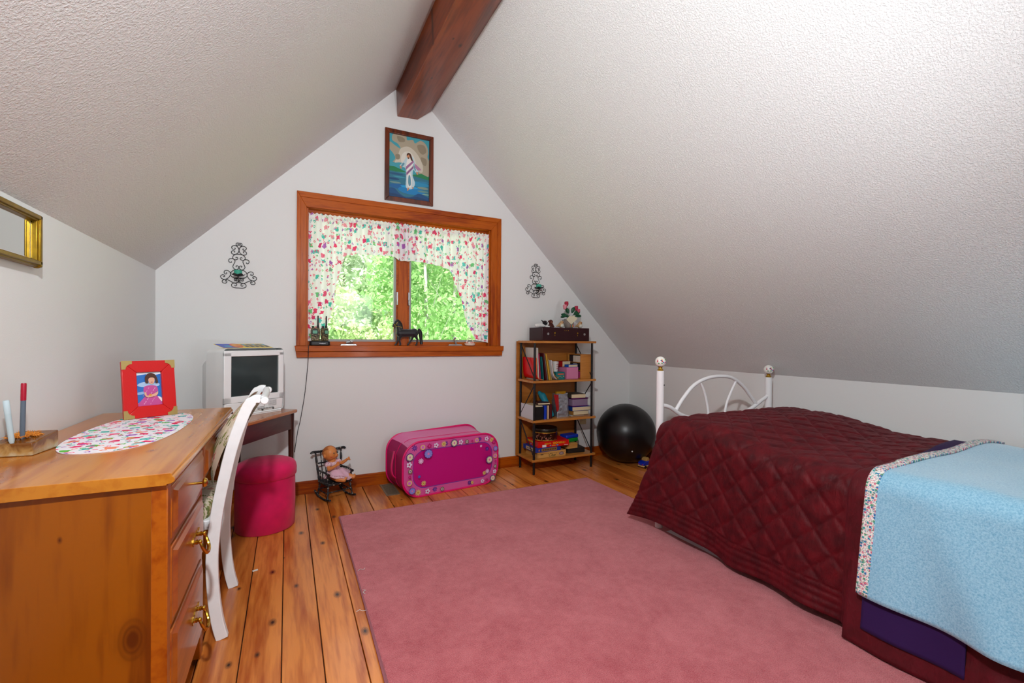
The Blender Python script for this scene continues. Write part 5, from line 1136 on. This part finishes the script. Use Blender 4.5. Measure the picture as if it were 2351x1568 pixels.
m2 = MB(); m2.caps((-.062, .0, .016), (.015, 0, .018), .014, .017); m2.caps((-.05, -.02, .009), (-.075, -.03, .008), .008, .008); m2.caps((.02, -.028, .009), (.045, -.035, .008), .008, .008); m2.caps((.03, .02, .010), (.05, .015, .009), .009, .008); blob(m2, 'body', mat('plush_white', '#d8d6d4', .95, sheen=.4), pd, .003, 3)
m2 = MB(); m2.ball((.022, -.008, .038), (.023, .020, .021), 14, 10); m2.caps((.008, .0, .048), (-.004, .006, .062), .006, .004); m2.caps((.04, .01, .045), (.046, .012, .032), .006, .007); m2.ball((.034, -.024, .034), (.011, .010, .010), 10, 8); hd = blob(m2, 'head', mat('plush_black', '#0c0c10', .95, sheen=.3), pd, .003, 3)
MB().ball((.038, -.033, .030), (.009, .005, .008), 10, 8).build('muzzle', bpy.data.materials['plush_white'], hd); MB().ball((.028, -.0255, .042), .003, 8, 6).build('eye', M['white'], hd)
pk = thing('plush_monkey', 'small brown plush monkey sitting on the burgundy case', 'plush toy', (2.005, 3.29, zc_), R(0))
m2 = MB(); m2.ball((0, 0, .020), (.022, .018, .021), 12, 10); m2.ball((0, -.004, .050), (.020, .018, .018), 12, 10)
for s in (-1, 1): m2.ball((s*.021, 0, .053), (.006, .004, .007), 8, 6); m2.caps((s*.018, -.004, .030), (s*.020, -.018, .010), .006, .006); m2.caps((s*.012, -.012, .008), (s*.016, -.026, .007), .007, .007)
bo = blob(m2, 'body', mat('plush_brown', '#4a160e', .95, sheen=.3), pk, .003, 3); MB().ball((0, -.020, .045), (.012, .006, .009), 10, 8).build('muzzle', mat('plush_tan', '#7a4a3a', .95), bo)
for s in (-1, 1): MB().ball((s*.006, -.021, .055), .0022, 8, 6).build('eye', M['black'], bo)
def bird(x, label):
    t = thing('bird_figurine', label, 'figurine', (x, 3.285, zc_), 0, 'ceramic birds flanking the flower pot')
    m2 = MB(); m2.ball((0, 0, .024), (.026, .022, .024), 14, 10); m2.ball((.004, -.006, .046), (.017, .016, .015), 12, 8); m2.caps((-.02, .01, .02), (-.036, .012, .014), .010, .006); b_ = blob(m2, 'body', mat('bird_tan', '#b8946a', .5, var=.2, vscale=60), t, .003, 3)
    MB().ball((.003, -.012, .020), (.019, .013, .018), 12, 8).build('breast', mat('bird_breast', '#cfcfc4', .5), b_); MB().lathe([(.004, 0), (0, .008)], (.006, -.022, .046), 8, 'z').build('beak', mat('bird_beak', '#a85a2a', .5), b_)
    for s in (-1, 1): MB().ball((.004+s*.007, -.0195, .050), .002, 6, 4).build('eye', M['black'], b_)
bird(2.108, 'pale tan ceramic bird left of the flower pot'); bird(2.300, 'pale tan ceramic bird right of the flower pot')
vs = thing('flower_pot', 'small glass pot of artificial pink roses with a card on the case', 'flower pot', (2.205, 3.31, zc_))
MB().lathe([(.030, 0), (.038, .01), (.046, .05), (.042, .072), (.044, .078), (.040, .078), (.036, .05), (0, .01)], n=24).build('vase', mat('smoky_glass', '#8a8078', .25, alpha=1), vs)
cdm = MB(); cdm.M = Matrix.Translation((0, -.048, .062)) @ Matrix.Rotation(R(8), 4, 'X') @ Matrix.Rotation(R(-4), 4, 'Y'); cdm.prism([(-.058, .012), (-.006, -.032), (.056, .018), (.022, .042), (-.03, .042)], 'y', -.001, .001); cdm.build('card', mat('cream_card', '#dcd6b8', .6), vs, smooth=False)
q = MB(); [(setattr(q, 'col', hx(c)), q.flat([(-.018+.010*i, .006), (-.010+.010*i, .006), (-.012+.010*i, .028+.006*(i % 2)), (-.016+.010*i, .028+.006*(i % 2))], -.0475)) for i, c in enumerate(('#c85a3a', '#3a8a8a', '#d8a03a', '#b84a6a'))]; q.build('painted_motif', M['print'], vs, smooth=False, recalc=False)
M['leafg'] = mat('rose_leaf', '#0e4a2c', .5, var=.3, vscale=30); M['stemg'] = mat('rose_stem', '#1c4a22', .6)
stems = [((-.030, -.004, .205), '#b01438', .028), ((-.052, -.014, .178), '#dc8a96', .027), ((.072, -.006, .172), '#b02a48', .026), ((.092, -.012, .150), '#c85a70', .022)]
for (p, c, r_) in stems:
    MB().tube(cr_spline([(0, 0, .04), (p[0]*.4, p[1]*.4, p[2]*.55), (p[0], p[1], p[2]-.01)], 5), .0018, 6).build('stem', M['stemg'], vs)
    fm = mat('rose_petal', c, .6); fl2 = None
    core = MB().ball(p, (r_*.55, r_*.55, r_*.7), 12, 8).build('rose', fm, vs)
    for i in range(6):
        a = i*PI/3+.3; cc = Vector(p)+Vector((math.cos(a)*r_*.45, math.sin(a)*r_*.45, -.002+.004*(i % 2))); pm2 = MB(); pm2.M = Matrix.Translation(cc) @ Matrix.Rotation(a, 4, 'Z') @ Matrix.Rotation(R(-62), 4, 'Y'); pm2.grid(6, 6, lambda u, v: ((v-.5)*r_*1.5, (u-.5)*r_*1.3*(1-.5*(2*v-1)**2), .35*r_*((2*u-1)**2+(v-.3)**2))); o_ = pm2.build('petal', fm, core, recalc=False); sm_ = o_.modifiers.new('t', 'SOLIDIFY'); sm_.thickness = .0008
for (p, a, e, s) in (((-.028, -.01, .10), 2.6, .2, .055), ((-.006, -.006, .125), 1.9, 1.0, .055), ((.022, -.012, .13), .9, 1.1, .058), ((.04, -.01, .115), .1, .35, .07), ((-.04, -.015, .095), 3.3, -.2, .05), ((.052, -.016, .10), -.2, .0, .06), ((-.012, -.02, .095), 4.2, .1, .04)):
    lm = MB(); lm.M = Matrix.Translation(p) @ Matrix.Rotation(-e if math.cos(a) > 0 else e, 4, 'Y') @ Matrix.Rotation(0 if math.cos(a) > 0 else PI, 4, 'Z') @ Matrix.Rotation(R(50), 4, 'X')
    lm.grid(6, 4, lambda u, v: (u*s, (v-.5)*s*.62*math.sin(PI*min(1, u*.97+.02))**.8, .006*abs(2*v-1)+.01*math.sin(u*2))); o_ = lm.build('leaf', M['leafg'], vs, recalc=False); sm_ = o_.modifiers.new('t', 'SOLIDIFY'); sm_.thickness = .0008
# wall outlet behind the bookcase
wo = thing('wall_outlet', 'beige electrical outlet plate low on the wall behind the bookcase', 'outlet', (2.491, D, .31))
MB().prism(rrect(-.035, .035, 0, .114, .005), 'y', -.006, -.0005).build('plate', mat('outlet_beige', '#c8b48c', .4), wo, bevel=.0015)
for z in (.036, .078):
    s = MB().prism(rrect(-.017, .017, z-.014, z+.014, .008), 'y', -.0085, -.005).build('socket', bpy.data.materials['outlet_beige'], wo)
    MB().box(-.008, -.006, -.009, -.008, z-.004, z+.006).box(.006, .008, -.009, -.008, z-.004, z+.006).build('slot', M['black'], s)
# ------------------------------------------------------------------ pink pop-up hamper (the cartoon on its front is left out)
hm = thing('toy_hamper', 'pink pop-up toy hamper with flower border on the floor by the wall', 'toy hamper', (1.082, 3.112, 0), R(7))
HW, HH, HD = .378, .385, .30
lf = rrect(-HW, HW, .004, HH, .13, 10); lb = rrect(-HW-.014, HW+.004, .004, HH+.012, .13, 10)
lf = cr_spline([(a, b, 0) for a, b in lf], 1, True); lb = cr_spline([(a, b, 0) for a, b in lb], 1, True); nn = len(lf)
def netmat():
    m, nt, b = nmat('magenta_mesh'); b.inputs['Base Color'].default_value = hx('#b00462'); b.inputs['Roughness'].default_value = .6
    t = N(nt, 'ShaderNodeBsdfTransparent'); t.inputs[0].default_value = hx('#e04a9a'); s = N(nt, 'ShaderNodeMixShader'); s.inputs[0].default_value = .28; L(nt, b, 0, s, 1); L(nt, t, 0, s, 2); L(nt, s, 0, nt.nodes['Material Output'], 'Surface'); return m
side, topp = MB(), MB(); SEG = 8
def hp(i, k_):
    t = k_/SEG; a, b = lf[i % nn], lb[i % nn]; p = a.lerp(b, t); sag = -.016*math.sin(PI*t)*(1 if p.y > .3 else .5); cx_ = 0
    dirx = -1 if p.x < 0 else 1
    edge = min(1, max(0, (abs(p.x)-.22)/.15))
    return (p.x + dirx*sag*edge, t*HD, p.y + (sag if p.y > HH-.02 else 0))
for i in range(nn):
    tgt = topp if (lf[i].y > HH-.045 and lf[(i+1) % nn].y > HH-.045) else side
    for k_ in range(SEG):
        n = tgt.av([hp(i, k_), hp(i+1, k_), hp(i+1, k_+1), hp(i, k_+1)]); tgt.af((n, n+1, n+2, n+3))
M['hotpink'] = mat('hot_pink_piping', '#e0046a', .45)
side.build('side_panel', netmat(), hm, ang=80, recalc=False); tp = topp.build('top_panel', mat('pale_pink_nylon', '#e070a8', .35, bump=(25, .3, .004)), hm, ang=80, recalc=False)
MB().tube([(p.x, -.002, p.y) for p in lf], .0075, 8, True).build('front_rim', M['hotpink'], hm); MB().tube([(p.x, HD, p.y+.01*math.sin(p.x*9)*(1 if p.y > .3 else 0)) for p in lb], .007, 8, True).build('back_rim', M['hotpink'], hm)
MB().tube([hp(i, 4) for i in range(nn)], .003, 6, True).build('hoop', M['hotpink'], hm)
MB().prism([(p.x, p.y) for p in lb], 'y', HD-.004, HD-.001).build('back_panel', M['hotpink'], hm)
for s in (-1, 1):
    st = MB(); pts = cr_spline([(s*(HW+.005), .16, .30), (s*(HW+.025), .15, .22), (s*(HW+.03), .14, .17), (s*(HW+.025), .13, .14), (s*(HW+.006), .13, .12)], 5); st.tube(pts, .011, 4, sq=(.25, 1.0)).build('strap', M['hotpink'], hm)
fp = MB(); hl = [0]
def hpoly(col, pts): fp.col = hx(col); fp.flat(pts, -.0035-hl[0]*.00009, 'y'); hl[0] += 1
def hz(x, y):
    u = (x-405)/1790; yt = 345-195*u; yb = 1400-262*u; v = (y-yt)/(yb-yt); return (max(-HW+.038, min(HW-.038, -HW+2*HW*u)), max(.036, min(HH-.036, HH*(1-v))))
hpoly('#d85aa0', [(p.x, p.y) for p in lf])
hpoly('#6a3aa0', rrect(-HW+.070, HW-.050, .058, HH-.060, .09)); hpoly('#c2087a', rrect(-HW+.075, HW-.055, .063, HH-.065, .086))
def petals(x, y, r, n, col, cc, w=.32, outline=None):
    cx_, cz = hz(x, y); r = r*.00042
    if outline: hpoly(outline, ell(cx_, cz, r*1.12, r*1.12, 18))
    for i in range(n):
        a = 2*PI*i/n; mx_, mz = cx_+.58*r*math.cos(a), cz+.58*r*math.sin(a); pts = []
        for j in range(8):
            t = 2*PI*j/8; lx, lz = .42*r*math.cos(t), w*r*math.sin(t); pts.append((mx_+lx*math.cos(a)-lz*math.sin(a), mz+lx*math.sin(a)+lz*math.cos(a)))
        hpoly(col, pts)
    hpoly(cc, ell(cx_, cz, r*.3, r*.3, 10))
def ring(x, y, r, c1, c2, c3):
    cx_, cz = hz(x, y); r *= .00042; hpoly(c1, ell(cx_, cz, r, r, 16)); hpoly(c2, ell(cx_, cz, r*.68, r*.68, 14)); hpoly(c3, ell(cx_, cz, r*.38, r*.38, 10))
PUR, YEL, CRE, MAG, WHT, BLU, PNK = '#5a2a90', '#dcc07a', '#e8e0b8', '#c01070', '#e0dcf0', '#8a8ad8', '#e07ab8'
for x, y, r in ((600, 435, 55), (1160, 330, 46), (1815, 280, 44), (960, 1270, 46), (1615, 1170, 46), (1965, 475, 46)): petals(x, y, r, 8, PUR, '#8a5ab8', .17)
for x, y, r in ((1115, 300, 52), (2060, 300, 50), (660, 1290, 56), (755, 1095, 46), (1905, 945, 40), (1660, 1185, 34)): petals(x, y, r, 9, YEL, '#c89a3a', .17)
for x, y, r in ((850, 355, 46), (2095, 340, 46), (1950, 1110, 32)): petals(x, y, r, 8, MAG, '#e04a9a', .2)
for x, y, r in ((700, 675, 50), (1960, 910, 44), (1825, 415, 26)): petals(x, y, r, 9, '#e4b4dc', '#f0d0e8', .18)
for x, y, r in ((965, 330, 46), (1425, 295, 46), (1935, 260, 44), (497, 735, 50), (815, 1300, 46), (1855, 1145, 40), (2125, 910, 40)): petals(x, y, r, 5, WHT, MAG, .34)
for x, y, r in ((1295, 290, 58), (505, 590, 60), (1990, 680, 64), (2060, 1040, 50)): petals(x, y, r, 14, CRE, PNK, .14, '#4a2a7a')
for x, y, r in ((720, 350, 42), (1725, 260, 40), (490, 1070, 44), (2150, 600, 40)): ring(x, y, r, YEL, PNK, '#c86ad0')
for x, y, r in ((1530, 265, 36), (507, 850, 38), (1070, 1270, 36), (2125, 805, 32)): ring(x, y, r, '#6a5a50', '#c8c8a0', '#8a6aa8')
for x, y, r in ((540, 1215, 56), (815, 530, 76), (2125, 455, 46)): ring(x, y, r, PUR, BLU, PNK); petals(x, y, r*.92, 10, BLU, PNK, .30)
for x, y, r in ((1625, 280, 20), (480, 955, 25), (2155, 700, 20)): ring(x, y, r, MAG, MAG, '#e04a9a')
ring(655, 950, 24, '#4a5ab8', '#4a5ab8', '#6a6ac8')
fp.build('front_panel', printed('hamper_nylon', .35), hm, smooth=False, recalc=False)

# ------------------------------------------------------------------ rocking chair and doll
M['chipped'] = None
def chipped():
    m, nt, b = nmat('chipped_black_paint'); tc = N(nt, 'ShaderNodeTexCoord'); n = N(nt, 'ShaderNodeTexNoise', Scale=75.0, Detail=3.0); L(nt, tc, 'Object', n, 'Vector')
    r = N(nt, 'ShaderNodeValToRGB'); r.color_ramp.interpolation = 'CONSTANT'; L(nt, n, 'Fac', r, 'Fac'); e = r.color_ramp.elements; e[0].color = hx('#12141a'); e[1].position = .63; e[1].color = hx('#b8b0a0'); L(nt, r, 'Color', b, 'Base Color'); b.inputs['Roughness'].default_value = .5; return m
M['chipped'] = chipped()
rc = thing('rocking_chair', 'chipped black toy rocking chair by the baseboard', 'rocking chair', (.300, 3.345, 0), R(20))
c_ = M['chipped']
def turned(nm, p0, p1, r_, parent=rc):
    p0, p1 = Vector(p0), Vector(p1); pts = [p0.lerp(p1, i/10) for i in range(11)]; MB().tube(pts, [r_*(1+.35*math.sin(i*PI*.6)) for i in range(11)], 8).build(nm, c_, parent)
for s in (-1, 1):
    MB().tube(cr_spline([(s*.088, -.125, .022), (s*.088, -.06, .008), (s*.088, .01, .0065), (s*.088, .07, .014), (s*.088, .115, .034)], 5), .0068, 8).build('rocker', c_, rc)
    turned('leg', (s*.088, -.085, .012), (s*.075, -.066, .105), .0062); turned('leg', (s*.088, .070, .016), (s*.075, .055, .105), .0062)
    turned('stretcher', (s*.082, -.072, .05), (s*.082, .062, .05), .004)
    turned('arm_post', (s*.082, -.068, .115), (s*.084, -.072, .178), .006)
    MB().tube(cr_spline([(s*.084, -.095, .180), (s*.084, -.07, .184), (s*.086, 0, .186), (s*.083, .082, .180)], 4), [.009 if i < 3 else .0065 for i in range(13)], 8).build('arm', c_, rc)
    turned('arm_spindle', (s*.080, .0, .115), (s*.085, .0, .183), .0035); turned('arm_spindle', (s*.080, .035, .115), (s*.085, .035, .182), .0035)
    turned('back_post', (s*.078, .066, .11), (s*.092, .100, .300), .007)
turned('stretcher', (-.082, -.075, .058), (.082, -.075, .058), .004); turned('stretcher', (-.082, .064, .055), (.082, .064, .055), .004)
MB().prism(rrect(-.090, .090, -.088, .078, .02), 'z', .104, .116).build('seat', c_, rc, bevel=.003)
MB().tube(cr_spline([(-.122, .098, .296), (-.112, .1, .306), (-.06, .102, .303), (0, .104, .306), (.06, .102, .303), (.112, .1, .306), (.122, .098, .296)], 4), .0085, 8).build('crest_rail', c_, rc)
MB().tube([(-.088, .092, .225), (.088, .092, .225)], .005, 6).build('back_rail', c_, rc)
for i in range(5): MB().tube([(-.052+.026*i, .068, .114), (-.056+.028*i, .101, .30)], .0032, 6).build('back_spindle', c_, rc)
dl = thing('baby_doll', 'baby doll in a pink checked dress sitting on the toy rocking chair', 'doll', (.300, 3.345, .118), R(26))
M['vinyl'] = mat('doll_vinyl', '#d48648', .42, spec=.4)
m2 = MB(); c = m2.caps
hc = Vector((-.040, -.002, .190))
m2.ball(tuple(hc), (.046, .050, .050), 20, 14); m2.ball((hc.x+.022, hc.y-.026, hc.z-.016), (.024, .022, .020), 12, 10); m2.ball((hc.x-.002, hc.y-.026, hc.z-.020), (.022, .018, .018), 12, 10)
m2.ball((hc.x+.026, hc.y-.047, hc.z-.006), (.006, .006, .006), 8, 6); m2.ball((hc.x-.044, hc.y-.010, hc.z-.012), (.007, .010, .013), 10, 8); m2.ball((hc.x+.044, hc.y+.012, hc.z-.010), (.006, .010, .012), 10, 8)
c((-.030, .004, .150), (-.028, .0, .135), .018, .02); c((-.022, .0, .128), (-.004, .004, .045), .030, .036)
c((-.056, -.012, .118), (-.066, -.040, .090), .014, .012); c((-.066, -.040, .090), (-.036, -.070, .112), .012, .010); m2.ball((-.030, -.076, .120), (.010, .008, .011), 10, 8)
c((.010, -.008, .124), (.040, -.030, .112), .014, .012); c((.036, -.030, .112), (.054, -.052, .130), .012, .010); m2.ball((.060, -.057, .137), (.011, .008, .010), 10, 8)
for k_ in range(4): c((-.032+.004*k_, -.080, .124), (-.033+.0055*k_, -.083, .142-.002*abs(k_-1)), .0034, .003); c((.062+.004*k_, -.058-.001*k_, .141-.004*k_), (.072+.004*k_, -.060, .154-.008*k_), .0034, .003)
c((-.024, -.080, .114), (-.014, -.086, .122), .0035, .003); c((.054, -.062, .137), (.048, -.070, .147), .0035, .003)
c((-.022, -.022, .030), (-.030, -.085, .026), .025, .020); c((-.030, -.085, .026), (-.002, -.118, .017), .020, .014); c((-.002, -.118, .017), (.008, -.124, .030), .012, .009)
c((.020, -.020, .030), (.055, -.070, .026), .025, .020); c((.055, -.070, .026), (.080, -.102, .017), .020, .014); c((.080, -.102, .017), (.086, -.106, .030), .012, .009)
bo = blob(m2, 'body', M['vinyl'], dl, .0032, 3)
h2 = MB(); n_ = 24
for i in range(9):
    pass
hair = MB(); hair.M = Matrix.Translation(hc) @ Matrix.Rotation(R(-28), 4, 'Z') @ Matrix.Rotation(R(38), 4, 'X').inverted()
hair.lathe([(.0485*math.sin(t), .0515*math.cos(t)) for t in [1.50*i/10 for i in range(11)]][::-1], n=28); ho = hair.build('moulded_hair', mat('doll_hair', '#b0622a', .6, bump=(160, .6, .002)), dl, ang=80)
for sx_, (ex, ey) in ((-1, (.000, -.0455)), (1, (.036, -.034))):
    e_ = MB().ball((hc.x+ex+.002, hc.y+ey, hc.z+.006), (.0062, .005, .0068), 10, 8).build('eye', M['black'], dl)
    MB().ball((hc.x+ex+.001, hc.y+ey-.0045, hc.z+.009), .0013, 6, 4).build('glint', M['white'], e_)
MB().ball((hc.x+.022, hc.y-.0465, hc.z-.023), (.0065, .003, .0025), 10, 6).build('mouth', mat('doll_lips', '#a83a2a', .5), dl)
for ex, ey in ((-.010, -.044), (.040, -.030)): MB().ball((hc.x+ex, hc.y+ey+.002, hc.z-.016), (.009, .0045, .007), 10, 6).build('cheek', mat('doll_blush', '#c85a3a', .6), dl)
M['gingham'] = fabric_print('pink_gingham', '#e2c4cc', ['#c88a9c', '#e8d4da', '#d8a0b0', '#c07a90'], 120, 0, 'Object', .9)
dr = MB()
def skirt(u, v):
    a = u*2*PI; r_ = .036+.058*v+.006*math.sin(a*7)*v; yo = -.036*v; return (.0+r_*math.cos(a)*1.02+.010*v, yo+r_*math.sin(a)*.95, .078-.050*v+.016*math.sin(a*2+.5)*v+.010*math.cos(a*7)*v*.4)
dr.grid(56, 10, skirt)
def bod(u, v):
    a = u*2*PI; r_ = .037-.010*max(0, v-.7)/.3; q = Vector((-.022, .0, .135)).lerp(Vector((0, .003, .072)), 1-v); return (q.x+r_*math.cos(a)*1.0, q.y+r_*math.sin(a)*.92, q.z)
dr.grid(28, 8, bod, flip=True)
do = dr.build('dress', M['gingham'], dl, ang=120, recalc=False); sm_ = do.modifiers.new('t', 'SOLIDIFY'); sm_.thickness = .0015
for p, r_ in (((-.058, -.014, .116), .023), ((.016, -.012, .124), .022)):
    sl = MB(); sl.grid(20, 10, lambda u, v: (p[0]+r_*(1+.08*math.sin(u*2*PI*6))*math.sin(PI*(.08+.8*v))*math.cos(u*2*PI), p[1]+r_*math.sin(PI*(.08+.8*v))*math.sin(u*2*PI)*(1+.08*math.sin(u*2*PI*6)), p[2]+r_*.9*math.cos(PI*(.08+.8*v)))); sl.build('puff_sleeve', M['gingham'], do, recalc=False)
ap = MB(); ap.grid(24, 6, lambda u, v: tuple(Vector(skirt(.58+.36*u, .15+.62*v))+Vector((0, -.003, .004)))); ap.build('apron', mat('pink_lace', '#e6b8cc', .8), do, recalc=False)

# ------------------------------------------------------------------ toy truck by the bed, floor vent, scrap of paper
tr = thing('toy_truck', 'small blue toy car with tan bumper on the floor by the ball', 'toy car', (2.785, 2.985, 0), R(10))
MB().prism([(-.05, .022), (.05, .022), (.05, .05), (.03, .058), (-.028, .056), (-.05, .044)], 'y', -.032, .032).build('body', mat('toy_blue', '#0a2cb0', .3), tr, bevel=.006, seg=3)
MB().prism([(-.010, .056), (.034, .056), (.024, .086), (.002, .086)], 'y', -.028, .028).build('cab', mat('toy_tan', '#b08a4a', .5), tr, bevel=.005, seg=3)
MB().prism(rrect(-.056, .054, -.036, .036, .014), 'z', .012, .024).build('bumper', mat('toy_bumper', '#c8a46a', .5), tr, bevel=.003)
for xx in (-.034, .032):
    for yy in (-.034, .034): MB().cyl((xx, yy-.005, .0125), (xx, yy+.005, .0125), .0125, n=16).build('wheel', M['black'], tr)
for yy in (-.02, .02): MB().ball((-.050, yy, .032), .005, 10, 6).build('light', mat('toy_red', '#c00a18', .4), tr)
fv = thing('floor_vent', 'flat grey floor vent cover beside the hamper', 'vent', (.672, 3.32, 0), 0)
MB().box(-.048, .048, -.13, .13, .0005, .004).build('plate', mat('vent_grey', '#8a7a66', .5, .3), fv, bevel=.001)
for i in range(12): MB().box(-.036, .036, -.112+.019*i, -.104+.019*i, .004, .0055).build('louvre', mat('vent_slat', '#6a5c4a', .5, .3) if i == 0 else bpy.data.materials['vent_slat'], fv)
o = MB().prism([(-.012, -.006), (.010, -.008), (.013, .006), (-.011, .007)], 'z', .0, .0012).build('paper_scrap', mat('scrap_white', '#e8e4dc', .8), None, smooth=False); tag(put(o, (-.129, 2.432, .0008), .4), 'tiny torn scrap of white paper on the floor boards', 'paper')
for i, (x_, y_) in enumerate(((.300, 2.19), (.302, 1.98), (.288, 1.86))):
    o = MB().tube(cr_spline([(0, 0, .002), (.012, .01, .004), (.026, .002, .003), (.034, .014, .002)], 4), .0012, 5).build('loose_thread', mat('thread_white', '#d8d4d0', .9) if i == 0 else bpy.data.materials['thread_white']); tag(put(o, (x_, y_, .0135), i*1.3), ['short white thread at the left rug edge, farthest one', 'short white thread at the left rug edge, middle one', 'short white thread at the left rug edge, nearest one'][i], 'thread', 'loose threads on the rug')
